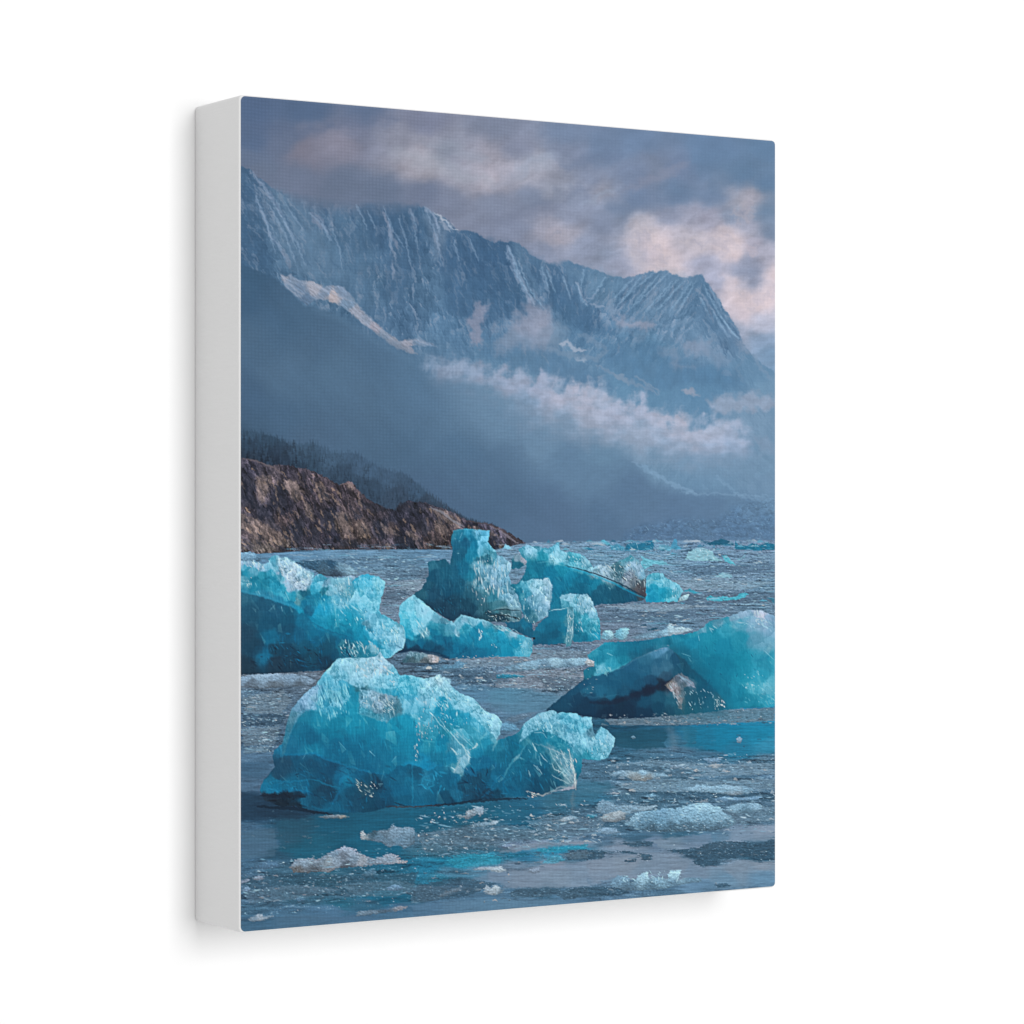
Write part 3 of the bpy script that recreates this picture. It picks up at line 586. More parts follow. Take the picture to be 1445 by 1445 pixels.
# ---- water full of brash ice
WAT = np.array([[325, 782], [345, 783], [400, 780], [430, 777.5], [480, 776.5], [640, 776], [700, 776.5], [735, 768], [760, 765.5], [850, 764], [1000, 763], [1110, 763], [1110, 1340], [325, 1340]])
WC = cols('P', '''430 785 106 138 168,480 782 112 142 170,560 795 112 140 166,600 785 108 138 166,560 810 118 138 160,600 830 118 130 150,580 825 124 132 150,750 770 122 148 172,800 770 118 146 170,900 770 112 145 172,900 790 120 148 172,1000 800 118 142 168,1000 830 118 134 156,1050 810 122 140 164,1085 830 112 136 160,980 845 112 128 150,1080 860 108 128 150,
900 870 112 128 150,940 880 106 130 154,1000 862 110 126 148,880 885 118 128 148,780 925 104 120 142,750 930 108 122 142,700 935 100 120 144,640 935 96 118 140,600 938 90 112 134,700 960 104 120 142,760 965 116 122 140,800 960 118 124 142,680 980 94 128 156,710 985 92 134 162,700 1000 100 126 152,740 1000 98 126 152,800 975 104 122 142,760 990 98 124 150,
345 960 112 116 130,440 960 104 112 128,400 975 92 104 122,345 985 92 112 134,370 1000 88 108 130,400 985 90 106 126,345 1020 92 112 136,390 1020 82 102 124,345 1045 82 104 128,380 1050 76 98 120,345 1068 92 116 142,345 1085 70 98 124,370 1090 72 100 126,345 1110 84 108 134,345 1130 52 84 112,380 1140 30 54 78,345 1150 44 78 106,420 1150 28 58 82,
345 1170 76 106 134,370 1180 72 104 132,345 1200 76 106 136,372 1200 78 108 138,392 1180 60 92 116,390 1205 44 82 106,410 1165 38 80 104,450 1165 26 84 110,480 1155 20 78 104,500 1175 28 92 118,450 1190 34 92 114,420 1200 30 92 116,500 1200 24 94 122,540 1200 22 92 120,560 1165 26 92 120,600 1160 22 92 120,640 1155 26 92 120,610 1180 66 98 118,570 1185 80 108 130,
345 1225 72 102 128,370 1225 82 108 132,395 1230 64 96 118,430 1240 54 90 112,350 1250 84 106 130,345 1265 78 106 132,380 1270 66 94 116,420 1265 62 96 118,460 1240 46 92 112,500 1240 52 90 112,480 1262 66 98 120,540 1230 40 96 122,560 1225 34 94 120,570 1245 44 98 122,545 1270 30 96 124,480 1275 44 98 122,520 1280 58 102 128,345 1285 72 102 126,400 1290 76 106 132,345 1308 68 98 124,400 1305 70 102 130,460 1290 80 110 138,560 1290 74 106 134,520 1296 72 104 132,
700 1150 32 94 124,740 1145 36 94 124,740 1160 32 96 126,670 1150 34 92 118,660 1170 66 98 118,700 1170 58 98 122,640 1190 74 98 116,680 1190 74 98 116,720 1178 66 98 118,780 1160 66 100 122,760 1180 78 102 120,620 1200 62 102 122,660 1218 32 132 166,640 1215 34 122 154,600 1225 34 112 144,690 1212 50 134 164,590 1240 40 112 142,615 1240 48 112 138,640 1232 76 120 146,600 1260 76 104 126,640 1255 84 110 134,
830 1108 78 118 144,850 1095 82 112 136,870 1105 86 114 138,840 1130 62 112 140,830 1150 72 100 122,870 1140 76 102 124,800 1135 56 106 132,810 1170 76 100 122,
880 1035 30 78 104,905 1042 30 82 108,930 1035 36 88 116,950 1045 58 104 130,975 1040 26 104 138,1000 1035 24 116 152,1050 1035 22 124 162,1085 1030 36 128 164,1085 1052 52 132 166,1040 1060 34 112 144,1000 1055 36 104 134,920 1058 76 108 132,960 1062 82 114 140,880 1060 56 98 124,870 1050 60 94 118,1000 1068 72 108 134,
900 1075 72 106 130,970 1080 82 112 136,1085 1075 82 110 132,1060 1085 84 112 136,1085 1095 96 122 148,1000 1095 92 118 142,900 1095 92 116 138,880 1110 94 116 136,1040 1110 82 108 130,1085 1115 84 110 134,960 1105 78 106 128,900 1130 74 104 126,1000 1115 80 106 128,1080 1135 86 110 132,1090 1160 84 108 130,870 1170 72 100 122,1085 1155 80 106 128,
900 1185 66 98 122,960 1182 66 102 126,840 1185 84 108 132,820 1192 132 140 160,880 1195 138 143 162,920 1190 116 130 154,1000 1182 92 122 148,1050 1180 134 144 166,1085 1172 146 150 170,1020 1190 138 146 166,980 1198 134 143 164,760 1192 128 136 158,720 1196 122 132 156,740 1208 46 108 140,710 1208 60 118 146,790 1202 44 130 164,770 1200 60 128 158,820 1200 60 128 160,800 1208 84 112 134,
830 1212 82 106 128,860 1210 120 130 150,900 1206 120 130 150,940 1212 128 136 156,980 1208 74 100 122,1020 1205 58 88 110,1060 1205 54 88 110,1085 1208 44 88 114,1085 1190 84 112 136,1000 1218 66 94 116,1050 1222 122 132 152,880 1224 140 144 162,840 1222 142 145 163,780 1225 140 143 162,760 1232 138 142 161,720 1226 122 136 158,700 1236 112 132 156,740 1246 124 136 158,680 1228 96 132 158,
800 1238 134 142 162,850 1240 120 138 162,900 1236 138 143 162,950 1240 132 142 162,1000 1228 138 143 162,1070 1228 144 146 163,1085 1240 112 140 168,1040 1240 112 140 168,980 1250 112 138 166,900 1250 90 118 144,940 1258 84 110 134,860 1262 96 122 148,820 1265 78 104 128,760 1258 62 92 114,720 1260 84 112 138,700 1255 96 120 144,800 1272 92 122 150,740 1275 100 126 152,680 1275 92 122 150,620 1280 86 116 144,660 1265 84 112 138,1010 1258 104 130 156,1060 1252 110 138 166''')
def wat_tex(x, y, d, col):
    t = y - 755 + 38.
    px = (x - 700) * 100 / t; pz = 604 * np.log(t)
    dens = shep(DENA, x * .42 + 5 * fbm(x / 40, y / 7, 3, 140), y + 5 * fbm(x / 40, y / 7, 3, 141), 2.6, 4)[..., 0]
    far = 1 - sstep(820, 960, y)
    a = fbm(px / 11, pz / 10, 4, 101, .58)
    b = fbm(px / 3.2, pz / 3.6, 3, 105, .6)
    lay = fbm(x / 30, y / 3.4, 4, 113, .6)          # long thin leads across the far water
    lay2 = fbm(x / 9, y / 1.5, 3, 117, .6)
    st = fbm(px / 40, pz / 10, 4, 109, .55)
    rip = fbm(x / 52, y / 2.8, 4, 111, .55)
    A = a * (1 - far) + (.75 * lay + .25 * a) * far
    B = b * (1 - far) + (.8 * lay2 + .2 * b) * far
    c = col * (1 + ((.05 + .22 * dens) * A + (.20 * dens) * B + (.05 + .12 * dens) * st + .085 * rip * (1 - .7 * dens))[..., None])
    f0 = .75 * A + .5 * B + .4 * st
    fl = sstep(.14, .55, f0 + (dens - .66) * .8) * np.clip(dens * 1.2, 0, 1)
    fc = (col * .62 + np.array([.24, .265, .305])) * (.84 + .30 * B + .18 * A)[..., None]
    c = c * (1 - .55 * fl[..., None]) + fc * .55 * fl[..., None]
    dk = sstep(.10, .60, -.75 * A - .4 * B - .35 * st - .3 * fbm(x / 5, y / 1.6, 2, 133)) * dens
    c = c * (1 - .36 * dk[..., None] * np.array([1.2, 1, .84]))
    hi = fbm(x / 2.6, y / 1.15, 2, 131, .6)
    c = c * (1 + (.16 * dens * hi)[..., None])
    sp = sstep(.45, .9, .6 * B + .35 * A + .55 * hi) * dens
    c = c * (1 - .42 * sp[..., None]) + np.array([.84, .83, .88]) * .42 * sp[..., None]
    return c
DEN = cols('P', '''430 785 60 0 0,480 782 60 0 0,600 785 70 0 0,560 800 150 0 0,600 830 210 0 0,620 815 190 0 0,760 768 170 0 0,900 772 190 0 0,1085 780 190 0 0,1000 800 190 0 0,1000 830 230 0 0,1085 840 210 0 0,900 870 190 0 0,980 860 200 0 0,880 890 150 0 0,780 930 230 0 0,700 950 220 0 0,640 940 200 0 0,800 955 240 0 0,760 970 250 0 0,690 985 60 0 0,740 1000 60 0 0,700 1010 70 0 0,800 985 150 0 0,
345 965 200 0 0,400 980 200 0 0,345 1000 200 0 0,390 1010 210 0 0,345 1040 210 0 0,385 1045 200 0 0,345 1070 80 0 0,345 1090 40 0 0,345 1120 60 0 0,380 1145 90 0 0,345 1160 60 0 0,345 1190 25 0 0,372 1200 20 0 0,420 1190 25 0 0,500 1170 30 0 0,540 1200 40 0 0,570 1185 170 0 0,610 1180 200 0 0,560 1165 30 0 0,640 1158 60 0 0,740 1150 40 0 0,700 1170 120 0 0,650 1190 210 0 0,700 1190 200 0 0,
370 1225 120 0 0,345 1240 170 0 0,400 1250 190 0 0,450 1245 170 0 0,520 1245 180 0 0,570 1240 150 0 0,400 1280 150 0 0,345 1275 170 0 0,345 1300 60 0 0,420 1300 40 0 0,545 1272 60 0 0,520 1295 50 0 0,650 1215 90 0 0,600 1240 150 0 0,620 1265 150 0 0,700 1230 60 0 0,740 1210 80 0 0,780 1165 190 0 0,790 1185 170 0 0,
860 1100 150 0 0,850 1130 120 0 0,880 1120 170 0 0,930 1035 30 0 0,900 1025 60 0 0,1050 1035 25 0 0,1085 1030 30 0 0,1000 1050 50 0 0,1050 1058 70 0 0,930 1065 110 0 0,980 1075 130 0 0,1085 1080 190 0 0,900 1090 170 0 0,1000 1095 120 0 0,960 1110 180 0 0,1040 1110 190 0 0,1085 1130 200 0 0,900 1130 180 0 0,1085 1160 200 0 0,860 1170 170 0 0,840 1185 140 0 0,
820 1193 20 0 0,900 1196 20 0 0,1000 1190 20 0 0,1080 1178 15 0 0,1060 1205 200 0 0,1020 1207 200 0 0,960 1206 100 0 0,820 1210 160 0 0,880 1225 12 0 0,800 1228 12 0 0,1070 1235 15 0 0,980 1240 20 0 0,760 1245 40 0 0,900 1258 170 0 0,820 1262 170 0 0,740 1258 140 0 0,700 1272 30 0 0,800 1275 40 0 0,620 1282 20 0 0,1040 1255 60 0 0''')
WCA = WC.copy(); WCA[:, 0] *= .42; DENA = DEN.copy(); DENA[:, 0] *= .42
fill(WAT, WC, .8, .4, 6, 18, 3.4, 1.5, 10, 1., None)
w = window(325, 755, 1110, 1340); x, y = X[w], Y[w]
t_ = (y - 745) / 100
cx = x + 10 * fbm(x / 60, y / 8, 4, 19) * (.4 + t_ * .25); cy = y + 2.2 * fbm(x / 50, y / 7, 4, 20) * (.5 + t_ * .3)
m = sstep(-.8, .8, sdf(WAT, x, y + .5 * fbm(x / 5, y / 5, 2, 3)))
over(w, np.clip(wat_tex(x, y, None, shep(WCA, cx * .42, cy, 2.6, 3) * np.array([.96, 1.0, 1.035])), 0, 1), m)
def pool(s, C, soft, al, seed):
    if not isinstance(C, tuple): C = C.copy(); C[:, 2:] *= np.array([.95, 1.0, 1.03])
    P = pts(*s.split(' ', 1)) if isinstance(s, str) else s
    fill(P, C, soft, 3, 6, seed, 3, 0, 6, al, lambda x, y, d, c: c * (1 + (.09 * fbm(x / 40, y / 2.6, 4, seed) + .05 * fbm(x / 8, y / 2, 3, seed))[..., None]), 12, 2., 2)
pool('F3 430 770,560 748,750 742,745 800,735 850,600 862,480 850,430 830', (28, 80, 106), 2.5, .8, 401)
pool('F3 840 735,1000 728,1383 720,1383 880,1200 885,1050 875,950 850,860 845', cols('F3', '880 790 34 104 132,960 790 24 112 146,1100 780 18 120 156,1300 760 22 126 162,1340 850 50 132 166,1150 860 34 116 150'), 2.5, .85, 402)
pool('P 395 1152,460 1150,560 1146,660 1140,745 1130,760 1145,744 1165,700 1160,640 1168,575 1182,540 1200,520 1214,460 1200,425 1212,398 1205,388 1180', cols('P', '420 1170 40 82 104,470 1170 24 84 110,540 1165 24 90 118,600 1155 22 90 118,680 1148 28 92 118,740 1148 36 96 124,440 1200 30 90 116,520 1200 26 94 122'), 5, .7, 403)
pool('P 336 1118,380 1122,400 1140,440 1148,420 1158,380 1156,336 1160', (30, 56, 80), 4, .75, 404)
pool('P 820 1105,860 1104,868 1112,840 1128,800 1140,780 1150,760 1140,770 1125', (56, 106, 134), 4, .6, 405)
pool('P 340 1175,386 1170,390 1195,388 1210,340 1212', (78, 106, 132), 3, .6, 406)
pool('P 690 975,740 970,800 985,790 1000,760 1006,720 1008,690 996', (92, 134, 164), 5, .6, 407)
pool('F6 560 640,700 620,900 600,1100 575,1200 555,1380 535,1380 640,1200 650,1060 640,940 660,860 690,740 702,600 690', cols('F6', '620 660 136 143 162,900 620 120 132 156,1000 600 100 126 152,1150 620 136 145 167,1300 570 146 150 170'), 2.5, .75, 408)
pool('F6 0 800,150 770,300 750,500 725,700 735,830 765,900 810,1000 815,1150 775,1374 775,1374 900,1200 950,1000 960,940 900,760 880,600 860,300 890,150 940,0 960', cols('F6', '60 860 134 140 162,200 820 142 144 163,420 770 142 143 160,600 800 136 142 162,760 800 140 143 162,820 850 128 138 160,1100 830 138 142 160,1300 800 144 146 163,1300 880 114 140 168,1050 900 120 140 164,500 850 132 140 160,60 930 120 136 160'), 2.5, .8, 409)
pool('F5 700 700,850 660,1000 640,1200 635,1445 620,1445 650,1200 668,1000 690,850 715,730 720', (132, 142, 164), 2, .7, 410)
pool('F5 520 930,640 880,800 860,1000 880,1250 860,1445 800,1445 1000,1200 1005,1000 1005,760 1010,720 960,600 960', cols('F5', '560 940 112 132 156,700 920 130 138 160,900 930 138 141 160,1200 900 140 145 164,1400 880 138 145 166'), 2.5, .8, 411)
pool('F5 0 1150,300 1110,450 1110,760 1090,1100 1110,1445 1080,1445 1130,800 1190,0 1260', cols('F5', '100 1180 92 118 146,400 1150 104 128 154,700 1130 104 130 156,1000 1110 100 126 152,1400 1100 96 122 150'), 3, .7, 412)
pool('F4 0 1300,300 1240,600 1225,900 1240,1200 1215,1445 1200,1445 1260,0 1380', cols('F4', '100 1310 72 102 128,500 1260 84 110 136,900 1250 86 112 140,1300 1230 84 114 142'), 3, .7, 413)
# streaks lying on the far water
r = np.random.RandomState(31)
for i in range(700):
    yy = 768 + 150 * r.rand() ** 1.3; xx = r.uniform(400, 1095); L = r.uniform(8, 46) * (.5 + (yy - 760) / 160)
    c_ = ((160, 178, 198), (176, 178, 192), (84, 104, 128), (70, 96, 122), (110, 165, 195))[r.randint(5)]
    stroke(np.array([[xx, yy], [xx + L * .5, yy + r.uniform(-.8, .8)], [xx + L, yy + r.uniform(-.8, .8)]]), r.uniform(.8, 1.9), c_, r.uniform(.2, .6), .6, 1., 6, i)

def floe(P, C, seed, soft=1.4, a=.92, amp=1.7):
    """brash raft: crumbled bright crest, wet dark foot"""
    if not isinstance(C, tuple):
        C = C.copy(); g = C[:, 2:].mean(1, keepdims=True); C[:, 2:] = (g * .3 + C[:, 2:] * .7) * np.array([.93, 1.01, 1.07])
    elif C[0] > 90: C = (C[0] * .93, C[1] * 1.01, C[2] * 1.06)
    y0, y1 = P[:, 1].min(), P[:, 1].max()
    def tex(x, y, d, c):
        n1 = fbm(x / 8, y / 3.4, 4, seed + 2, .62); rl = relief(ridged(x / 7, y / 4, 3, seed + 5, .62), .3, -.9)
        v = (y - y0) / (y1 - y0 + 1e-6) + .35 * n1
        edge = 1 - sstep(0, 3.2, d)
        k = 1 + .20 * n1 + .075 * rl + .22 * (.5 - v) - .10 * edge * (v > .5) + .10 * fbm(x / 2.4, y / 2, 2, seed + 8)
        c = c * k[..., None]
        g = sstep(.35, 1.1, .5 * rl + .7 * n1 + .5 * (.45 - v))
        return c * (1 - .35 * g[..., None]) + np.array([.84, .86, .91]) * .35 * g[..., None]
    fill(P, C, soft, amp, 3.6, seed, 2.2, 2, 5, a, tex, None, 3., 2)

def raft(P, col, seed, al=.85, hole=.0, cov=.5):
    """thin broken skin of slush: ragged, full of leads"""
    w = window(P[:, 0].min() - 10, P[:, 1].min() - 6, P[:, 0].max() + 10, P[:, 1].max() + 6)
    if w is None: return
    x, y = X[w], Y[w]
    n = fbm(x / 22, y / 3.4, 4, seed, .62); m = fbm(x / 5, y / 1.8, 3, seed + 3, .6)
    d = sdf(P, x + 5 * n, y + 1.2 * m)
    k = sstep(-.12, .22, d / 9 + .75 * n + .35 * m + cov - .45 * (d < 0)) * sstep(-4, 1.5, d)
    c = (np.array(col) / 255) * (1 + .22 * m + .18 * n)[..., None]
    g = sstep(.42, .8, m + .3 * n)
    c = c * (1 - .5 * g[..., None]) + np.array([.60, .66, .74]) * .5 * g[..., None]
    over(w, np.clip(c, 0, 1), k * al)

def bits(n, box, seed, lo=(2, 1), hi=(14, 4), pal=((160, 170, 188), (182, 180, 192), (134, 154, 178), (200, 194, 200)), al=(.3, .9)):
    r = np.random.RandomState(seed)
    for i in range(n):
        xx, yy = r.uniform(box[0], box[2]), r.uniform(box[1], box[3])
        L = r.uniform(lo[0], hi[0]) * r.uniform(.3, 1); h = r.uniform(lo[1], hi[1]) * r.uniform(.4, 1)
        P = np.array([[xx - L, yy], [xx - L * .5, yy - h * r.uniform(.3, 1)], [xx + L * r.uniform(-.3, .3), yy - h], [xx + L * .6, yy - h * r.uniform(.2, .8)], [xx + L, yy + .2 * h], [xx + L * .3, yy + h * .4], [xx - L * .5, yy + h * .35]])
        fill(P, pal[r.randint(len(pal))], .8, 1.6, 4, seed * 7 + i, 3, 0, 6, r.uniform(*al))
        if r.rand() < .5:
            stroke(np.array([[xx - L * .8, yy + h * .7], [xx + L * .8, yy + h * .7]]), 1.2, (52, 76, 98), .45, .7, .8, 5, i)

for s, cl, al in (('P 860 1082,920 1074,1000 1080,1090 1078,1094 1094,1000 1096,900 1098,860 1096', (132, 152, 176), .6), ('P 870 1108,940 1100,1010 1104,1094 1100,1094 1116,1000 1114,900 1120', (128, 150, 174), .6), ('P 850 1160,900 1150,960 1146,1040 1142,1094 1140,1094 1160,980 1164', (120, 142, 166), .5),
        ('P 848 1084,900 1080,960 1086,1000 1092,940 1100,870 1098', (64, 94, 120), .6), ('P 900 1120,980 1116,1094 1122,1094 1132,960 1130', (58, 90, 116), .6), ('P 340 985,400 975,410 990,395 1008,345 1006', (128, 140, 158), .55), ('P 340 1030,394 1026,388 1050,342 1054', (126, 138, 156), .55), ('P 340 1010,402 1008,396 1022,342 1026', (56, 80, 104), .6), ('P 342 1056,380 1054,376 1062,342 1064', (120, 138, 158), .55),
        ('P 640 928,760 918,840 920,846 934,760 940,650 942', (136, 148, 168), .55), ('P 690 952,780 945,838 950,830 968,760 972,700 970', (142, 146, 164), .55), ('P 640 945,700 950,720 962,660 968,640 958', (62, 88, 114), .55), ('P 760 955,830 960,820 975,770 976', (72, 90, 112), .5), ('P 850 1008,960 1004,1094 1000,1094 1018,980 1024,860 1024', (122, 130, 148), .7),
        ('P 585 1178,660 1168,740 1166,760 1180,700 1196,600 1204', (104, 126, 150), .55), ('P 590 1200,680 1192,720 1200,640 1212', (62, 96, 120), .55), ('P 745 1160,800 1152,856 1160,840 1178,770 1182', (112, 132, 156), .55), ('P 340 1240,420 1232,500 1238,590 1232,580 1256,460 1262,350 1262', (56, 88, 112), .65), ('P 345 1258,420 1250,480 1256,420 1270,350 1276', (104, 124, 148), .5), ('P 480 1250,560 1244,600 1252,560 1266,500 1266', (100, 124, 148), .5), ('P 590 1250,650 1240,700 1248,660 1266,600 1272', (58, 86, 110), .65),
        ('P 860 842,960 838,1094 836,1094 850,960 856,860 852', (86, 106, 132), .6), ('P 840 868,940 862,1010 866,960 876,850 880', (84, 104, 130), .55), ('P 960 800,1094 796,1094 808,980 812', (84, 106, 134), .55), ('P 900 822,1000 818,1094 822,1060 832,940 832', (150, 168, 190), .5), ('P 850 856,930 852,1000 856,940 864', (156, 168, 188), .5), ('P 420 790,520 786,600 792,590 802,470 800', (92, 116, 144), .5), ('P 540 806,610 802,606 816,550 820', (82, 104, 130), .55), ('P 560 822,600 818,596 832,566 836', (140, 154, 174), .5), ('P 540 836,575 832,570 846,545 848', (80, 98, 122), .6)):
    raft(pts(*s.split(' ', 1)), cl, int(cl[0] * 7 + len(s)), al)
# the low dark floe behind the left berg
floe(pts('E1', '470 310,520 298,640 296,760 290,820 310,900 330,960 370,990 410,900 420,780 430,700 420,600 370,520 345'), cols('E1', '520 320 52 92 122,620 330 44 84 114,700 340 60 92 118,760 320 36 78 110,700 390 70 96 118,850 350 112 140 164,920 380 150 174 194,800 410 58 76 98,880 330 130 150 172'), 87, 1, .95)
floe(pts('E1', '15 235,60 225,130 230,185 270,180 300,120 310,60 310,15 300'), cols('E1', '40 260 120 156 188,120 250 124 158 190,160 290 90 124 156'), 88, 1, .95)
bits(60, (342, 975, 405, 1062), 61, hi=(9, 2.4), pal=((140, 152, 172), (166, 168, 182), (120, 138, 160)))
bits(60, (690, 925, 845, 975), 62, hi=(11, 3.2))
bits(60, (855, 780, 1092, 860), 63, hi=(9, 2.2), pal=((150, 180, 204), (176, 182, 198), (90, 160, 195), (200, 198, 206)))
bits(30, (860, 860, 990, 905), 64, hi=(9, 2.2))
bits(60, (590, 1150, 700, 1215), 65, hi=(7, 3))
bits(50, (745, 1150, 850, 1190), 66, hi=(8, 3))
bits(90, (860, 1075, 1092, 1135), 67, hi=(13, 3.6), pal=((140, 160, 184), (168, 174, 192), (126, 150, 174), (190, 182, 190)))
bits(60, (845, 1135, 1092, 1180), 68, hi=(9, 3), pal=((140, 160, 184), (168, 174, 192), (126, 150, 174)))
bits(46, (342, 1232, 590, 1275), 69, hi=(9, 3.5), pal=((110, 128, 150), (136, 146, 166), (90, 112, 136), (160, 152, 164)))
bits(26, (590, 1230, 720, 1275), 70, hi=(8, 3), pal=((110, 128, 150), (136, 146, 166), (180, 168, 174)))
bits(24, (585, 930, 690, 965), 71, hi=(12, 3))
bits(22, (342, 1140, 480, 1200), 72, hi=(6, 1.6), pal=((110, 128, 148), (84, 112, 136)), al=(.3, .6))
bits(18, (860, 1020, 1090, 1070), 73, hi=(8, 1.2), pal=((84, 120, 148), (120, 140, 164), (40, 84, 110)), al=(.2, .5))
# far ice along the waterline
for s, c_ in (('E4 120 210,150 160,200 150,240 165,270 145,350 130,370 180,350 210,250 218', (28, 112, 148)), ('E4 780 162,850 140,915 118,960 130,1020 155,1010 172,830 172', (24, 92, 122)), ('E4 1025 200,1030 135,1060 180,1130 175,1170 152,1230 175,1290 150,1358 165,1358 212,1180 214,1040 205', (26, 112, 146)),
        ('E4 390 200,420 170,480 175,530 190,490 222,420 215', (96, 160, 190)), ('E4 0 190,60 160,130 190,110 215,20 210', (70, 145, 180)), ('E4 500 195,530 120,550 125,560 180,600 200,540 210', (72, 148, 185)), ('E4 620 290,650 220,700 200,740 190,790 200,850 220,860 260,930 300,800 300,700 300', (146, 190, 210)),
        ('E4 930 260,960 255,1000 300,1040 335,990 325,945 300', (84, 172, 200)), ('E4 1040 290,1090 270,1118 235,1108 275,1060 295', (120, 158, 184)), ('E4 580 215,680 205,670 222,590 230', (60, 92, 118)), ('E4 870 425,930 395,1000 415,1008 435,950 440,880 432', (140, 178, 202)),
        ('E4 800 622,790 600,830 585,880 600,930 588,990 600,1040 592,1062 570,1110 556,1138 572,1100 605,1000 622,880 632', (70, 166, 196)), ('E4 605 548,660 528,712 552,760 566,700 572,660 556', (64, 150, 182)), ('E4 565 630,590 590,650 575,640 610', (180, 196, 208)), ('E4 260 300,300 285,440 300,490 330,430 335,330 320,290 370,250 340', (112, 176, 204)),
        ('E4 1330 630,1290 600,1358 610,1358 660', (60, 120, 150)), ('E4 250 830,300 815,310 835', (34, 84, 112)), ('E4 310 860,380 845,395 860,320 872', (26, 84, 112)),
        ('E3 850 140,880 125,920 150,950 180,880 165', (90, 170, 198)), ('E3 720 200,760 190,820 205,760 215', (30, 110, 145)), ('E3 1180 320,1200 290,1180 260,1260 290,1400 330,1300 320,1210 370', (100, 175, 204))):
    t, q = s.split(' ', 1)
    P = pts(t, q)
    fill(P, c_, .8, 1.3, 4, int(P[0, 0]), 3, 0, 6, .92, lambda x, y, d, c: c * (1 + (.16 * fbm(x / 7, y / 2.5, 3, 8))[..., None]))
glints(pts('E4', '640 270,700 205,790 200,850 230,880 280,750 295'), 16, (205, 210, 216), (1.2, 2.4), 80, 40, (.4, .9), 3)
glints(pts('E4', '1025 140,1358 150,1358 185,1040 180'), 22, (130, 180, 204), (.8, 1.8), 40, 50, (.3, .8), 4)
glints(pts('E4', '0 140,560 130,600 215,0 215'), 40, (140, 184, 206), (.8, 1.9), 40, 50, (.3, .8), 9)
glints(pts('E3', '520 195,860 130,1440 140,1440 220,520 230'), 50, (150, 184, 204), (.8, 1.8), 20, 40, (.3, .8), 10)
r = np.random.RandomState(77)
for i in range(64):
    xx = r.uniform(742, 1092); yy = 764 + 14 * r.rand() ** 1.6; L = r.uniform(2, 9); h = r.uniform(.8, 3.6)
    P = np.array([[xx - L, yy + .6], [xx - L * .5, yy - h * r.uniform(.2, .8)], [xx + L * r.uniform(-.3, .3), yy - h], [xx + L * .6, yy - h * r.uniform(.1, .7)], [xx + L, yy + .6]])
    fill(P, ((150, 184, 206), (96, 164, 194), (60, 130, 165), (40, 96, 128), (168, 184, 200), (124, 160, 186))[r.randint(6)], .7, 1, 3, i, 3, 0, 6, r.uniform(.5, .95))
# floes between the bergs
floe(pts('E1', '15 1245,80 1235,150 1225,220 1215,310 1215,380 1230,450 1225,520 1235,580 1245,640 1280,600 1315,480 1325,350 1330,200 1345,60 1330,15 1330'), cols('E1', '50 1255 150 162 190,200 1240 158 168 192,300 1250 150 160 186,450 1250 140 152 178,560 1270 136 146 170,100 1310 112 116 134,300 1310 116 116 130,500 1310 104 108 124'), 81)
floe(pts('E3', '70 1165,160 1140,260 1120,360 1105,480 1090,540 1105,640 1095,760 1095,720 1150,560 1175,400 1180,200 1200,80 1195'), cols('E3', '100 1170 130 158 184,300 1130 146 174 198,480 1105 166 186 204,650 1110 160 182 202,400 1170 116 140 166,600 1160 120 144 168'), 82)
floe(pts('E3', '0 1235,80 1225,200 1235,240 1250,80 1262,0 1260'), (30, 124, 160), 83, 1.5, .8)
floe(pts('E2', '320 1240,400 1205,450 1215,500 1170,560 1195,540 1230,400 1250'), (108, 142, 168), 84)
floe(pts('E3', '730 1140,740 1095,790 1120,800 1155,760 1165'), (190, 180, 186), 85)
floe(pts('E1', '900 1240,1200 1190,1400 1130,1440 1150,1440 1200,1250 1250'), (84, 100, 122), 86, 3, .4)
floe(pts('F2', '505 590,560 580,620 600,640 640,520 640'), (112, 150, 178), 87)
floe(pts('F2', '540 560,650 520,760 510,720 540,600 580'), (112, 122, 140), 88, 2, .7)
P = pts('E4', '190 930,250 900,330 890,420 870,480 850,495 815,530 845,600 840,680 860,640 880,520 910,400 935,220 950')
floe(P, cols('E4', '230 930 124 152 178,350 900 134 164 190,440 860 150 182 204,500 840 190 198 208,560 865 184 190 202,640 860 186 190 200,400 925 110 148 178'), 89)
floe(pts('E3', '850 930,880 880,905 865,940 870,965 910,950 945,890 950'), cols('E3', '880 910 110 176 200,930 890 176 204 214,900 940 120 170 194'), 90)
floe(pts('E3', '965 920,980 870,1030 845,1085 850,1088 890,1060 945,1000 950'), cols('E3', '1000 880 96 170 198,1060 870 150 200 214,1020 930 110 176 202,1060 930 150 190 206'), 91)
# near floes
BIG = pts('F6', '385 535,430 490,445 465,520 445,600 440,650 428,720 432,780 415,830 400,900 390,960 405,1020 430,1050 470,1085 480,1115 530,1060 558,980 572,900 578,780 582,680 586,560 580,470 568')
floe(BIG, cols('F6', '460 475 150 176 200,550 460 122 156 184,620 450 116 152 184,700 440 124 158 186,780 430 146 174 200,880 410 166 188 208,980 425 160 184 204,1040 480 146 172 196,1090 510 124 150 174,500 520 104 138 166,600 500 112 150 180,720 490 128 162 190,820 480 140 172 198,900 490 134 166 192,980 500 136 166 190,1060 520 112 140 164,560 560 80 110 134,700 560 82 112 136,800 555 88 116 140,900 555 90 118 142,1000 550 92 118 142'), 92, 1.2, 1, 2.6)
floe(pts('F6', '190 420,230 370,280 385,330 410,420 405,520 415,605 405,560 440,440 455,380 480,250 475,200 455'), cols('F6', '220 400 124 146 170,300 420 138 156 180,420 430 146 162 184,540 420 160 170 188'), 93)
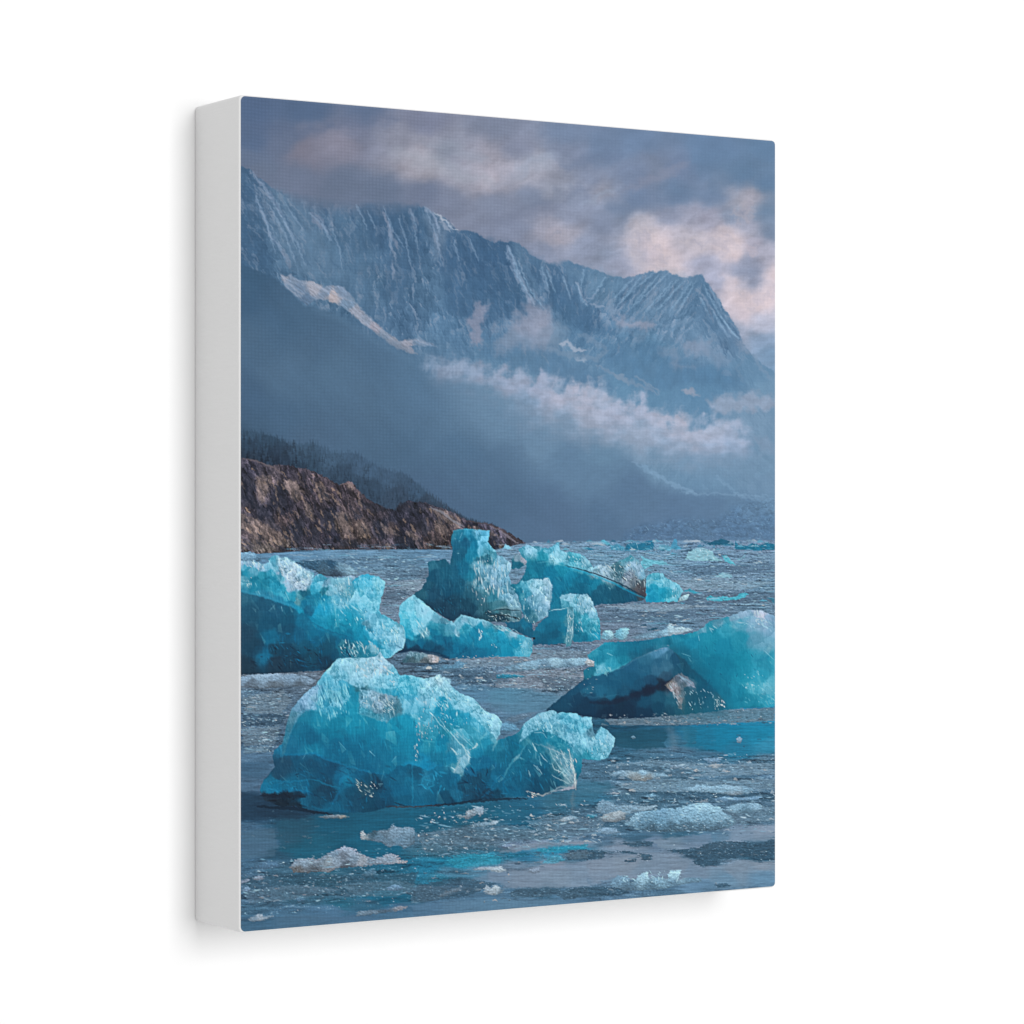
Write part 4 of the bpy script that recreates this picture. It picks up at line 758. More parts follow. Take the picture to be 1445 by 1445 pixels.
floe(pts('F6', '215 500,250 470,300 455,350 445,390 460,385 500,320 520,240 515'), cols('F6', '250 490 196 176 178,330 465 188 172 176,350 500 150 140 148,240 510 130 132 146'), 94)
floe(pts('F6', '640 320,720 295,820 290,860 270,960 285,1040 270,1100 285,1170 280,1250 310,1200 330,1100 345,960 325,800 315,700 325'), cols('F6', '700 310 120 142 166,880 285 152 174 198,1000 290 150 172 196,1100 300 160 178 200,1200 310 132 158 184,1110 335 156 156 170'), 95)
floe(pts('F6', '960 370,1040 350,1140 360,1280 350,1270 375,1100 385,980 385'), (126, 148, 174), 96)
floe(pts('F6', '1060 420,1120 400,1200 395,1260 395,1290 430,1250 450,1120 465,1050 450'), cols('F6', '1100 420 146 170 194,1240 405 150 172 196,1180 450 112 140 164'), 97)
floe(pts('F6', '280 215,330 180,400 180,470 190,490 170,560 195,640 195,680 220,600 225,520 250,440 245,350 210'), cols('F6', '320 195 140 160 184,500 190 152 174 198,620 205 140 166 192,480 230 170 154 154,520 240 160 140 138'), 98)
floe(pts('F6', '680 150,760 140,820 150,760 165,690 165'), (150, 158, 176), 99)
floe(pts('F6', '900 100,1000 95,1020 125,940 135'), (130, 148, 172), 100)
floe(pts('F6', '180 580,240 555,320 560,350 590,260 600'), (146, 158, 178), 101)
floe(pts('F6', '130 470,190 470,180 495,140 495'), (60, 130, 160), 102, 1.5, .8)
floe(pts('F6', '520 350,560 330,600 345,560 360'), (140, 166, 190), 103)
# crystals at the lower edge
floe(pts('F6', '280 940,300 900,330 870,400 880,420 920,450 900,480 870,530 845,545 900,600 880,660 900,680 840,750 835,735 890,720 910,800 885,890 890,880 915,760 930,640 960,500 970,360 975'), cols('F6', '330 890 124 150 178,400 900 130 156 182,500 880 170 190 208,530 860 190 206 218,600 900 140 168 192,700 870 180 200 214,740 845 190 206 218,820 900 112 136 160,400 950 96 120 144,560 945 104 130 154,700 920 112 140 166'), 104)
glints(pts('F6', '310 920,330 870,540 850,690 840,740 840,730 900,500 930'), 40, (206, 216, 226), (1., 2.2), 60, 60, (.3, .9), 12)
for s in ('F6 360 660,470 645,570 650,560 680,440 680', 'F6 650 705,760 700,860 690,930 660,1050 645,1160 650,1270 660,1374 630,1374 770,1270 765,1180 745,1080 765,1000 765,960 800,900 815,830 795,840 770,780 735', 'F6 370 770,460 768,450 782,390 785', 'F6 0 700,120 700,260 710,240 755,120 770,0 770', 'F6 270 715,400 710,460 725,560 735,560 770,500 775,470 730', 'F6 1250 780,1290 770,1290 790', 'F6 0 960,120 950,230 945,330 955,420 985,340 1000,180 1010,0 1020', 'F6 980 940,1050 925,1080 940,1000 955'):
    t, q = s.split(' ', 1)
    P = pts(t, q)
    raft(P, (58, 86, 110), int(P[0, 0]))
    bits(int(np.ptp(P[:, 0]) / 6), (P[:, 0].min(), P[:, 1].mean() - 4, P[:, 0].max(), P[:, 1].mean() + 5), int(P[0, 1]), hi=(6, 2), pal=((120, 138, 160), (150, 152, 166), (96, 120, 146), (36, 64, 88)), al=(.3, .7))
# lower left floes
floe(pts('F4', '425 825,450 795,480 768,540 772,600 760,650 770,690 750,730 735,790 700,830 685,860 665,920 680,955 690,975 715,1020 735,1080 760,1130 775,1180 745,1240 725,1290 740,1320 780,1390 785,1390 805,1300 810,1150 815,1020 830,900 840,800 850,760 880,640 875,540 885,450 880'), cols('F4', '460 800 152 154 174,540 785 158 160 180,620 790 144 142 158,700 760 132 136 154,780 720 122 134 156,860 680 156 152 172,930 700 160 156 176,860 740 122 118 134,740 790 168 158 166,800 800 160 158 176,950 770 134 138 158,1010 790 170 154 164,1100 775 138 142 162,1230 745 156 154 172,1360 795 176 158 166,480 860 124 108 110,620 860 104 100 110,760 850 150 136 144,880 830 96 98 114'), 105, 1., 1, 2.4)
floe(pts('F4', '1000 610,1010 545,1025 540,1040 580,1100 540,1200 535,1250 520,1265 485,1300 515,1400 510,1445 530,1445 640,1360 690,1300 650,1230 680,1180 640,1080 620'), cols('F4', '1015 570 196 176 178,1100 560 66 92 112,1200 545 112 120 138,1150 610 110 128 152,1280 560 140 148 170,1400 540 136 148 170,1330 640 120 142 168,1430 610 104 124 146'), 106)
floe(pts('F4', '655 425,760 410,860 410,895 425,850 440,700 438'), cols('F4', '680 430 110 120 134,780 425 124 126 138,880 425 176 148 138'), 107)
floe(pts('F4', '130 840,200 800,260 780,320 800,350 825,280 850,160 850'), (92, 116, 142), 108, 1.6, .8)
floe(pts('F4', '20 950,80 935,100 940,60 965,20 975,20 960'), (150, 146, 164), 109)
floe(pts('F4', '120 935,160 905,210 910,220 930,160 945'), (150, 146, 162), 110)
floe(pts('F4', '30 1030,75 990,110 1030,70 1040'), (136, 148, 172), 111)
floe(pts('F4', '75 1265,120 1240,200 1215,210 1240,280 1230,290 1240,210 1270,120 1285'), cols('F4', '110 1260 140 146 166,190 1235 176 164 176,270 1235 120 130 150'), 112)
floe(pts('F4', '1210 1010,1260 985,1320 980,1350 1010,1300 1030,1240 1030'), (118, 138, 164), 113)
floe(pts('F4', '1020 890,1080 860,1130 870,1120 900,1040 915'), (88, 122, 150), 114)
floe(pts('F4', '960 1240,980 1200,1080 1190,1200 1185,1330 1155,1390 1160,1350 1190,1200 1210,1060 1230'), cols('F4', '1000 1210 130 142 164,1100 1200 116 128 150,1340 1165 140 124 134,1200 1195 84 104 128'), 115)
floe(pts('F4', '470 1100,500 1080,540 1100,500 1130'), (92, 116, 140), 116)
# bottom middle
floe(pts('F5', '470 500,520 480,600 475,690 460,725 455,690 490,600 505,500 512'), cols('F5', '500 495 120 142 164,600 485 140 160 182,690 470 172 172 186'), 117)
floe(pts('F5', '430 440,450 380,500 370,520 345,580 340,600 380,560 430,540 400,470 450'), cols('F5', '460 390 180 166 174,560 360 162 160 176,480 430 140 140 156'), 118)
floe(pts('F5', '1200 460,1240 435,1300 420,1350 430,1320 450,1250 470'), cols('F5', '1230 450 184 176 186,1300 430 158 166 184'), 119)
floe(pts('F5', '500 860,560 842,680 835,730 828,775 870,720 885,640 865'), cols('F5', '560 852 170 162 176,730 845 200 186 194,740 870 190 180 190'), 120)
floe(pts('F5', '950 880,980 850,1040 845,1055 880,1000 890'), (150, 148, 164), 121)
floe(pts('F5', '595 1040,610 985,650 1010,690 985,720 1000,750 1040,680 1070,620 1060'), cols('F5', '620 1010 176 166 176,690 1010 200 184 190,740 1040 130 138 156'), 122)
floe(pts('F5', '215 1080,280 1035,350 1015,400 1000,415 980,405 1030,320 1050,240 1085'), (176, 160, 168), 123)
raft(pts('F5', '800 1050,850 1020,1000 1015,1180 1020,1250 1030,1445 1010,1445 1070,1250 1110,1180 1060,1050 1085,820 1085'), (72, 98, 122), 124)
raft(pts('F5', '0 1010,120 990,260 1000,420 1000,560 1010,400 1040,200 1110,0 1130'), (78, 102, 126), 125, .7)
raft(pts('F5', '300 800,340 755,480 730,640 735,745 760,720 812,560 832,380 848'), (48, 142, 174), 126, .62)
raft(pts('F5', '1085 800,1110 760,1200 740,1260 780,1180 805'), (70, 146, 178), 127, .7)
raft(pts('F5', '720 770,780 740,920 720,970 740,860 760'), (34, 104, 136), 128, .9)
raft(pts('F5', '1000 700,1150 675,1300 670,1440 645,1440 690,1250 705,1060 715'), (46, 138, 170), 129, .7)
raft(pts('F5', '1250 740,1320 715,1440 700,1440 765,1300 775'), (88, 110, 132), 130)
bits(16, (700, 1205, 800, 1225), 131, hi=(14, 1.6), pal=((60, 84, 108), (84, 112, 136), (150, 152, 168)), al=(.4, .8))
bits(12, (720, 1255, 850, 1270), 132, hi=(10, 1.8), pal=((56, 80, 104), (70, 96, 120)), al=(.4, .8))
# seed 131: brash and its shadows, thick in the middle distance
for box, n, s0 in (('P', 0, 0),):
    for k_, (q, n_) in enumerate((('400 785,640 782,640 840,560 850,545 810', 160), ('860 775,1094 772,1094 862,960 880,850 880', 420), ('640 925,845 915,850 975,650 975', 200), ('342 975,405 975,385 1062,342 1062', 90), ('860 1070,1094 1062,1094 1180,850 1180', 330), ('590 1140,850 1135,850 1190,590 1212', 200), ('342 1215,590 1190,590 1275,342 1295', 150))):
        P = pts('P', q)
        glints(P, n_, (168, 182, 200), (.6, 1.5), 2, 12, (.25, .8), 700 + k_, 3.6)
        glints(P, n_ // 2, (150, 172, 194), (1.3, 2.8), 2, 10, (.2, .6), 740 + k_, 3.4)
        glints(P, n_ // 5, (186, 192, 204), (1.4, 3.), 4, 20, (.35, .85), 760 + k_, 2.4)
        glints(P, n_, (46, 76, 102), (.6, 1.6), 2, 12, (.2, .6), 720 + k_, 4)
GLASS = True
# ---- the bergs, far to near
def berg(P, C, seed, p=4., amp=.13, cell=60, ang=75, st=3., sc=7., fine=.5, soft=.9, ea=1.6, camp=4, csc=11):
    fill(P, C, soft, ea, 6, seed, p * .8, camp, csc, 1., ice_tex(amp * 1.9, seed, cell, ang, st, sc, fine), None, 3.)
W1 = (214, 226, 232); W2 = (196, 216, 226); PKI = (220, 204, 206); CY = (96, 190, 218); DKB = (10, 58, 92)
# long dark slab with a white crest
SLAB = pts('E3', '180 205,215 180,250 165,300 180,330 178,380 190,420 198,470 180,500 145,515 150,520 205,560 235,600 225,680 240,720 262,750 290,775 320,790 360,810 350,850 330,880 345,920 350,945 330,960 322,1000 300,1040 290,1070 268,1100 255,1130 280,1160 290,1185 320,1200 360,1215 400,1225 430,1228 600,1190 628,1000 648,820 660,740 700,450 700,200 560,150 500,210 450,250 350,225 280')
berg(SLAB, cols('E3', '''200 200 70 150 180,260 190 130 190 210,320 210 110 180 202,300 400 18 122 162,450 400 15 124 168,600 420 18 130 174,700 440 12 112 154,800 480 14 120 162,700 520 10 100 140,850 560 16 88 124,1000 570 16 82 116,1100 600 14 82 118,500 500 14 118 162,350 350 14 112 152,550 370 24 138 178,600 600 14 110 150,240 420 14 108 146,
380 250 40 148 182,480 260 122 190 208,430 220 90 176 202,560 280 108 184 205,650 270 78 172 198,620 310 70 165 194,720 320 132 190 208,700 350 92 170 195,770 350 120 182 202,850 370 142 175 190,820 390 110 150 170,920 400 136 168 184,1000 370 66 112 138,1060 420 122 142 164,1020 400 84 124 148,1100 330 132 170 190,1080 290 70 140 168,1160 380 142 174 192,1200 400 120 170 194,1130 460 112 122 140,1080 440 132 146 164,1200 560 66 66 82,1170 520 84 82 96,1210 500 78 90 108,1215 595 60 70 86'''), 201, 4.2, .13, 34, 62, 3, 5, .5)
stroke(pts('E3', '560 352,640 372,740 400,830 430,950 478,1060 535,1150 580,1225 608'), 2.6, (20, 150, 196), .85, .8, .8, 6)
stroke(pts('E3', '560 338,640 356,730 382,840 416,950 460,1060 510,1140 555,1222 598'), 1.8, (18, 52, 78), .75, .7, .8, 6)
stroke(pts('E3', '340 318,440 300,520 330,590 345'), 2, (110, 182, 205), .7, .8, 1, 5)
shards(SLAB, 60, (4, 12), 62, 501, (.08, .26), split=.3)
glints(pts('E3', '820 390,870 330,1000 320,1100 270,1190 330,1220 470,1200 560,1100 500,950 430'), 90, (205, 200, 204), (.8, 2.4), 65, 30, (.3, .85), 21)
glints(pts('E3', '830 400,960 340,1080 300,1200 500,1190 560,1050 480'), 60, (40, 66, 88), (.8, 2.6), 55, 30, (.3, .8), 22)
glints(pts('E3', '440 220,560 230,700 260,780 330,780 380,640 330,450 290'), 40, W1, (.8, 2.6), 70, 25, (.3, .8), 23)
# round bright berg
berg(pts('E4', '302 640,302 440,320 415,350 400,390 395,430 400,455 425,480 450,520 470,560 490,585 515,600 550,585 590,570 615,560 632,430 638'), cols('E4', '380 420 84 172 198,430 410 110 184 206,330 470 104 184 208,400 470 80 176 206,470 480 110 188 210,430 540 22 150 192,380 520 30 152 192,360 590 14 138 184,440 600 20 142 184,540 520 106 186 210,570 560 116 190 210,530 600 92 176 200,490 570 60 164 196,325 560 28 150 194,480 620 60 162 192'), 202, 4, .11, 30, 80)
glints(pts('E4', '500 500,590 540,560 625,480 620'), 16, W2, (.8, 1.8), 85, 20, (.3, .7), 24)
stroke(pts('E4', '305 470,350 455,400 470,470 460'), 2, (140, 200, 216), .7, .8, 1.2, 5)
floe(pts('E4', '565 630,580 600,620 580,650 572,645 600,620 625'), (186, 198, 208), 203, .8, 1, 1)
# small dark piece behind the castle
berg(pts('E2', '930 420,935 350,960 310,990 300,1060 360,1040 400,1000 420'), cols('E2', '960 380 24 104 140,990 330 120 150 170,1040 355 150 160 174,1000 400 20 96 130'), 204, 4, .1, 30)
berg(pts('E2', '860 260,890 220,920 240,940 258'), (120, 186, 206), 205, 4, .1, 30)
# castle berg
CASTLE = pts('E2', '130 640,160 610,200 580,230 530,252 480,258 430,248 375,262 362,300 355,380 343,405 350,428 385,440 330,455 290,445 240,440 200,445 150,458 110,500 102,560 95,620 98,680 104,755 112,752 150,742 200,765 235,800 270,820 310,850 318,875 335,905 355,935 390,925 430,912 480,930 530,942 562,965 600,985 645,1002 700,1018 755,1018 830,1000 852,900 862,740 852,640 850,500 835,440 850,380 815,250 745')
berg(CASTLE, cols('E2', '''475 130 30 120 155,520 150 14 112 152,580 112 44 150 188,650 120 108 188 212,720 140 84 176 205,700 180 90 180 206,560 200 10 88 128,500 220 16 94 132,600 170 20 126 168,620 240 10 120 165,680 220 86 176 206,640 290 20 128 172,520 300 14 88 126,600 310 18 122 166,670 290 96 178 206,740 250 92 180 206,740 290 114 186 208,720 345 46 112 144,680 340 40 116 150,780 330 92 166 192,850 350 132 186 208,900 400 142 188 206,850 420 120 176 200,
280 380 40 106 140,380 370 24 90 124,300 480 18 82 118,400 450 20 90 126,240 560 26 84 116,180 620 30 88 118,470 450 18 90 128,550 430 14 102 144,600 450 24 118 158,650 400 80 146 176,700 430 104 160 186,780 440 118 168 192,870 500 116 174 200,840 470 124 176 198,300 620 18 72 106,400 580 16 80 116,520 560 14 82 118,600 600 40 98 130,660 540 70 130 160,720 550 92 146 172,800 540 122 166 190,880 620 108 168 194,930 660 122 172 194,960 720 112 158 180,
780 650 56 130 162,740 620 60 120 148,820 720 58 116 142,960 780 108 148 168,990 830 90 130 152,880 780 66 106 126,300 740 18 62 92,400 760 16 58 88,450 740 18 64 94,520 720 18 68 98,600 740 24 74 104,700 720 52 102 128,660 680 46 100 130,750 820 28 72 96,850 840 20 60 84,560 800 18 60 90'''), 206, 4.2, .14, 40, 80, 3, 5, .6, .8, 1.4)
shards(CASTLE, 90, (4, 12), 82, 502, (.08, .28), split=.4)
glints(pts('E2', '630 360,700 350,800 330,920 400,905 500,940 620,980 700,850 620,700 620,620 560'), 80, (206, 208, 214), (1.2, 3.), 86, 14, (.35, .95), 31, 3.6)
glints(pts('E2', '600 520,740 530,760 640,680 740,600 620'), 22, (190, 186, 192), (1., 2.4), 80, 20, (.3, .8), 32, 3)
glints(pts('E2', '650 380,900 400,900 560,700 620,640 540'), 46, (50, 116, 150), (1.2, 2.6), 86, 14, (.3, .7), 33, 3.6)
glints(pts('E2', '200 600,420 400,600 400,560 760,400 820,240 720'), 60, (34, 110, 146), (1., 2.4), 65, 30, (.15, .5), 34, 3)
glints(pts('E2', '860 580,980 640,1010 740,920 740'), 26, W2, (1., 2.2), 60, 30, (.3, .8), 35)
stroke(pts('E2', '455 112,540 98,680 106,752 116'), 1.6, (120, 196, 214), .7, .7, .6, 5)
stroke(pts('E2', '620 352,700 345,780 362'), 4, (26, 96, 130), .6, 1, 1.5, 5)
stroke(pts('E2', '750 770,850 740,950 745,1015 752'), 2.4, (150, 168, 178), .7, .8, 1.2, 5); stroke(pts('E2', '760 765,860 752,1000 765'), 1.6, (30, 60, 78), .8, .7, 1, 5)
stroke(pts('E2', '760 810,880 800,1000 835'), 2.2, (34, 56, 70), .7, .8, 1.2, 5); stroke(pts('E2', '850 850,920 855,1010 845'), 2, (170, 182, 190), .6, .8, 1.2, 5)
glints(pts('E2', '700 780,760 760,1010 800,1010 850,760 850'), 40, (170, 178, 184), (.7, 1.8), 20, 50, (.4, .9), 36)
glints(pts('E2', '690 760,780 780,1000 820,800 850'), 30, (16, 36, 52), (.8, 2), 20, 50, (.4, .9), 37)
# dark foot and pillar to the right of the castle
berg(pts('E2', '880 860,1000 850,1030 820,1100 850,1120 990,1080 985,960 930,900 900'), cols('E2', '950 890 20 92 130,1050 880 14 104 146,1080 950 12 88 126,1000 920 16 84 120'), 207, 4, .12, 26)
PIL = pts('E2', '925 560,960 545,990 552,1010 522,1060 520,1100 508,1150 505,1190 515,1205 500,1235 502,1250 525,1268 560,1262 640,1250 730,1235 800,1190 830,1110 872,1060 860,1035 830,1010 720,985 640')
berg(PIL, cols('E2', '960 580 20 112 148,1000 600 20 118 158,1040 560 70 156 188,1050 620 58 148 184,1080 540 110 184 206,1130 570 134 190 208,1160 620 132 182 202,1170 540 150 200 214,1225 530 160 200 214,1240 600 150 192 210,1240 680 148 188 204,1100 700 104 162 190,1130 660 120 174 196,1200 740 124 174 198,1180 800 110 160 184,1040 740 50 124 160,1050 800 34 104 140,1100 830 70 128 156'), 208, 4.2, .13, 26, 86, 3.2, 5)
shards(PIL, 36, (4, 10), 84, 503, (.1, .3))
glints(PIL, 46, W1, (.8, 2.2), 86, 16, (.25, .8), 41, 3.2)
stroke(pts('E2', '1200 520,1215 500,1240 505,1250 540,1245 640,1235 700'), 1.8, (196, 214, 224), .8, .7, 1, 4)
# block behind, then the cut block
BB = pts('E3', '520 600,535 578,600 568,680 572,740 575,770 600,790 640,805 680,830 740,845 780,850 830,852 945,720 965,640 965,560 900,540 700')
berg(BB, cols('E3', '545 590 120 180 200,600 590 124 182 202,560 640 70 150 180,640 620 100 172 196,700 640 130 182 202,760 620 140 190 206,780 690 134 184 204,690 700 100 164 190,650 740 40 130 164,720 780 64 164 194,800 790 84 170 196,800 740 110 176 200,700 860 40 142 178,660 840 24 118 156,760 860 60 152 184,820 900 34 150 190,830 850 60 160 190,650 910 16 108 146,720 930 14 112 152,780 930 26 132 172'), 209, 4.2, .13, 26, 75, 3, 5)
shards(BB, 40, (4, 10), 80, 504, (.1, .3))
glints(pts('E3', '600 590,760 590,820 720,700 720,620 640'), 60, (196, 210, 218), (.8, 2.2), 80, 25, (.3, .8), 42)
glints(pts('E3', '640 800,720 760,700 880,650 900'), 16, (180, 196, 206), (.8, 2.2), 80, 25, (.3, .8), 43)
glints(pts('E3', '760 800,845 800,848 940,760 940'), 24, (130, 190, 212), (1., 2.4), 60, 25, (.3, .7), 44)
CUT = pts('E3', '300 985,305 880,350 810,425 750,428 705,440 698,520 690,585 685,600 672,630 680,635 760,632 900,610 990,575 1000,570 978,430 985')
berg(CUT, cols('E3', '320 900 14 96 134,350 850 16 108 150,450 760 16 112 154,550 730 18 120 162,560 850 14 112 154,450 850 10 98 138,480 890 10 88 126,350 950 10 88 126,500 960 12 100 140,600 720 90 152 176,605 850 92 144 168,600 940 80 136 160,622 800 60 130 160'), 210, 4.4, .08, 40)
stroke(pts('E3', '430 712,480 698,540 694,590 682'), 2, (176, 202, 212), .85, .7, .8, 4)
stroke(pts('E3', '588 690,584 760,592 830,580 900,572 985'), 1.8, (190, 206, 214), .85, .7, 1.4, 4); stroke(pts('E3', '625 690,632 740,626 820,622 900,600 990'), 1.4, (190, 206, 214), .7, .7, 1.4, 4)
glints(pts('E3', '586 700,632 700,628 900,580 980'), 34, (196, 204, 210), (.8, 1.8), 86, 14, (.35, .9), 45, 3)
stroke(pts('E3', '300 930,318 935'), 3.5, (20, 26, 36), .9, .8, .6, 4)
# low slab, two lobes
LOW = pts('E2', '-60 1125,-30 1060,5 980,20 900,22 830,12 790,20 725,50 690,80 668,105 650,130 633,180 668,230 710,280 750,330 792,385 825,440 850,462 868,490 830,520 800,560 805,600 818,670 832,740 850,800 882,850 888,900 900,950 940,1020 965,1090 990,1112 1020,1108 1060,1106 1100,1080 1142,960 1140,850 1140,750 1145,650 1152,520 1156,400 1157,330 1115,200 1100,100 1092,40 1110')
berg(LOW, cols('E2', '''60 700 84 178 206,100 720 92 186 212,130 660 110 184 206,180 740 112 188 210,230 770 130 190 208,60 830 56 170 204,120 820 76 182 212,150 870 78 180 210,240 800 108 184 206,330 850 98 164 190,380 850 104 160 184,200 900 104 182 206,170 930 80 166 196,230 940 110 170 190,100 960 22 148 192,40 960 18 146 190,280 930 14 124 168,350 900 40 130 168,310 890 44 142 178,400 910 60 140 174,450 930 70 148 182,480 945 120 176 196,430 950 60 140 172,500 860 112 180 204,560 830 130 186 206,600 850 112 184 208,650 840 122 190 212,720 860 110 170 192,690 890 22 140 184,550 920 40 146 184,550 980 14 128 174,640 950 16 130 176,470 990 14 118 162,
400 1000 10 100 144,350 990 12 106 150,100 1030 18 98 138,200 1020 12 104 148,250 1060 14 84 122,50 1080 14 60 94,150 1080 14 64 98,330 1090 12 70 106,420 1060 10 90 132,500 1060 10 112 158,700 1020 12 128 174,850 1000 16 138 184,780 960 24 142 184,900 930 70 158 188,820 900 100 160 184,860 900 130 176 196,1000 970 62 160 194,960 945 130 176 194,1060 1050 100 178 204,1080 1020 90 166 194,1000 1100 58 160 196,1040 1110 90 174 200,900 1090 10 134 180,980 1040 14 142 188,650 1110 10 104 150,550 1120 10 96 140,800 1110 10 122 168,850 940 22 150 194'''), 211, 4.2, .11, 50, 70, 3, 6, .45, .9, 1.2)
shards(LOW, 90, (5, 15), 60, 505, (.08, .28), split=.45)
glints(pts('E2', '150 850,250 880,250 980,180 990'), 20, (196, 214, 222), (1., 2.6), 70, 20, (.3, .85), 51, 3.4)
glints(pts('E2', '660 930,700 930,690 1000,650 990'), 8, (220, 226, 230), (1.2, 2.4), 80, 30, (.5, .9), 52)
glints(pts('E2', '770 1020,820 1060,800 1080,770 1050'), 6, (200, 216, 224), (1., 1.8), 40, 30, (.5, .9), 53)
glints(pts('E2', '780 880,900 890,1020 960,1080 990,960 960,830 920'), 24, (190, 204, 212), (1.2, 3), 28, 14, (.35, .8), 54, 3)
glints(pts('E2', '1000 1010,1100 1010,1100 1110,1020 1130'), 26, (140, 196, 214), (.8, 1.8), 60, 60, (.3, .8), 55)
glints(pts('E2', '450 1135,850 1130,850 1150,450 1155'), 14, (210, 190, 190), (.8, 1.6), 5, 20, (.4, .9), 56)
stroke(pts('E2', '465 870,490 838,525 805,600 822,740 856'), 2, (150, 200, 216), .7, .8, 1, 5)
stroke(pts('E2', '-40 1090,60 1090,150 1085,330 1120,420 1150'), 5, (12, 46, 74), .6, 2, 1.2, 6)
floe(pts('E2', '40 1190,80 1120,110 1095,150 1110,210 1115,300 1130,342 1150,335 1190,250 1195,150 1185'), cols('E2', '70 1160 70 104 126,110 1110 110 140 160,180 1140 96 124 144,300 1150 168 152 152,250 1180 100 104 116,330 1165 186 168 164'), 212, .8)
# left berg
LEFT = pts('E1', '-30 290,60 305,130 290,160 310,190 322,220 325,248 310,252 285,270 266,300 255,325 256,345 270,370 268,400 272,430 282,455 300,470 325,510 342,540 370,590 386,622 402,615 430,600 452,640 420,655 405,680 405,705 425,722 440,760 436,800 442,860 435,895 430,920 415,950 425,970 440,990 420,1020 410,1060 406,1100 420,1150 430,1180 450,1202 470,1195 510,1190 545,1175 590,1168 620,1160 660,1150 700,1165 730,1200 745,1240 770,1280 800,1320 812,1345 830,1360 865,1366 910,1362 960,1350 1012,1310 1040,1270 1060,1240 1095,1000 1120,820 1110,760 1170,730 1195,600 1198,480 1205,400 1212,250 1222,100 1225,-30 1230')
berg(LEFT, cols('E1', '''20 300 150 186 208,100 320 160 196 216,150 340 150 192 214,60 350 90 176 206,60 395 40 146 184,20 400 14 118 158,130 380 84 160 190,200 350 120 170 196,230 360 100 172 202,290 330 120 190 214,320 290 156 204 220,340 310 160 204 220,300 290 110 190 216,400 300 150 205 222,420 350 170 202 218,370 380 186 206 220,450 400 178 204 218,520 390 126 194 216,560 420 140 200 218,540 470 168 200 216,480 500 178 202 216,430 520 160 194 212,400 440 170 196 212,350 440 90 170 198,270 400 62 162 196,290 440 34 140 180,200 420 40 140 176,220 470 18 120 160,150 450 16 120 160,60 470 84 158 186,80 500 60 140 172,40 440 90 160 186,120 520 18 124 166,300 500 26 138 180,340 520 30 144 186,370 550 50 158 194,400 570 60 168 202,440 590 50 160 196,490 620 90 150 170,520 600 60 140 170,60 560 44 128 168,150 575 40 128 170,250 605 34 124 168,340 635 28 124 170,430 670 24 130 176,470 690 24 140 186,
50 620 34 92 128,200 640 26 84 122,100 700 26 80 116,300 700 20 82 122,250 800 18 80 118,100 800 28 76 108,60 900 28 68 98,400 780 16 80 118,400 850 16 76 112,500 750 16 108 152,490 720 24 146 190,560 700 14 96 140,550 650 18 118 164,580 600 14 112 156,540 570 20 100 136,650 500 66 170 206,620 540 44 152 192,680 430 108 188 214,660 460 90 182 212,720 480 120 170 194,700 550 20 110 146,640 580 18 124 168,720 620 20 138 184,800 480 124 188 208,760 540 110 176 200,880 560 120 188 208,850 520 140 192 208,940 430 172 200 216,900 470 130 190 210,920 520 104 182 206,980 470 60 172 210,1050 450 54 168 208,1020 500 62 176 214,1080 500 70 180 214,1150 500 96 186 212,1180 500 110 192 214,1110 540 74 178 212,
1080 580 80 180 216,1150 570 96 186 212,1000 560 84 178 208,1000 680 70 170 204,960 620 100 178 204,850 640 108 178 204,800 620 96 176 206,700 700 24 154 204,650 740 20 150 200,760 680 40 160 204,820 740 46 158 196,900 740 24 152 196,940 690 40 156 196,700 820 10 130 180,630 800 16 134 182,780 800 20 140 184,800 870 10 108 152,760 860 8 100 144,900 890 6 112 158,860 840 10 128 174,950 820 30 148 188,1050 740 80 166 200,1100 680 84 178 208,1140 620 92 184 210,1120 780 100 178 206,1050 820 110 172 196,1180 800 92 182 210,1230 830 92 186 214,1300 870 126 194 214,1290 930 140 196 212,1340 950 140 196 214,1320 1000 124 184 208,1200 920 104 180 208,1250 980 110 180 208,1100 900 70 164 200,1120 960 30 146 190,1180 970 22 142 186,1220 1040 70 168 202,1280 1030 100 178 206,1000 900 8 130 180,1000 860 16 138 184,1050 940 14 132 178,
700 1000 14 74 108,640 950 10 88 128,600 1050 18 70 100,700 1120 18 58 86,500 1100 16 60 90,400 1060 16 62 92,300 1120 24 58 84,150 1150 24 54 80,50 1180 26 56 80,420 980 14 76 114,500 920 12 88 130,580 890 12 104 148,640 870 10 116 164,200 1050 14 94 140,230 1075 16 100 146,270 930 12 94 138,320 940 14 86 128,100 980 24 62 90,300 1020 18 66 96,600 1150 16 78 116,400 1150 22 54 80,800 960 10 96 138,760 1050 14 80 116,850 1000 30 110 144,900 1050 24 104 142,950 1040 40 120 154,1000 990 24 124 162,1060 1060 40 130 166,1100 1020 100 164 188,1150 1080 60 150 182'''), 213, 4.2, .13, 60, 72, 3, 7, .45)
def layer(P, C, seed, soft=1.2, al=.85, amp=.10, cell=30, ang=78, ea=1.6, p=3.2, fine=.6):
    fill(P, C, soft, ea, 6, seed, p, 3, 10, al, ice_tex(amp * 1.9, seed, cell, ang, 3, 6, fine), None, 3.)
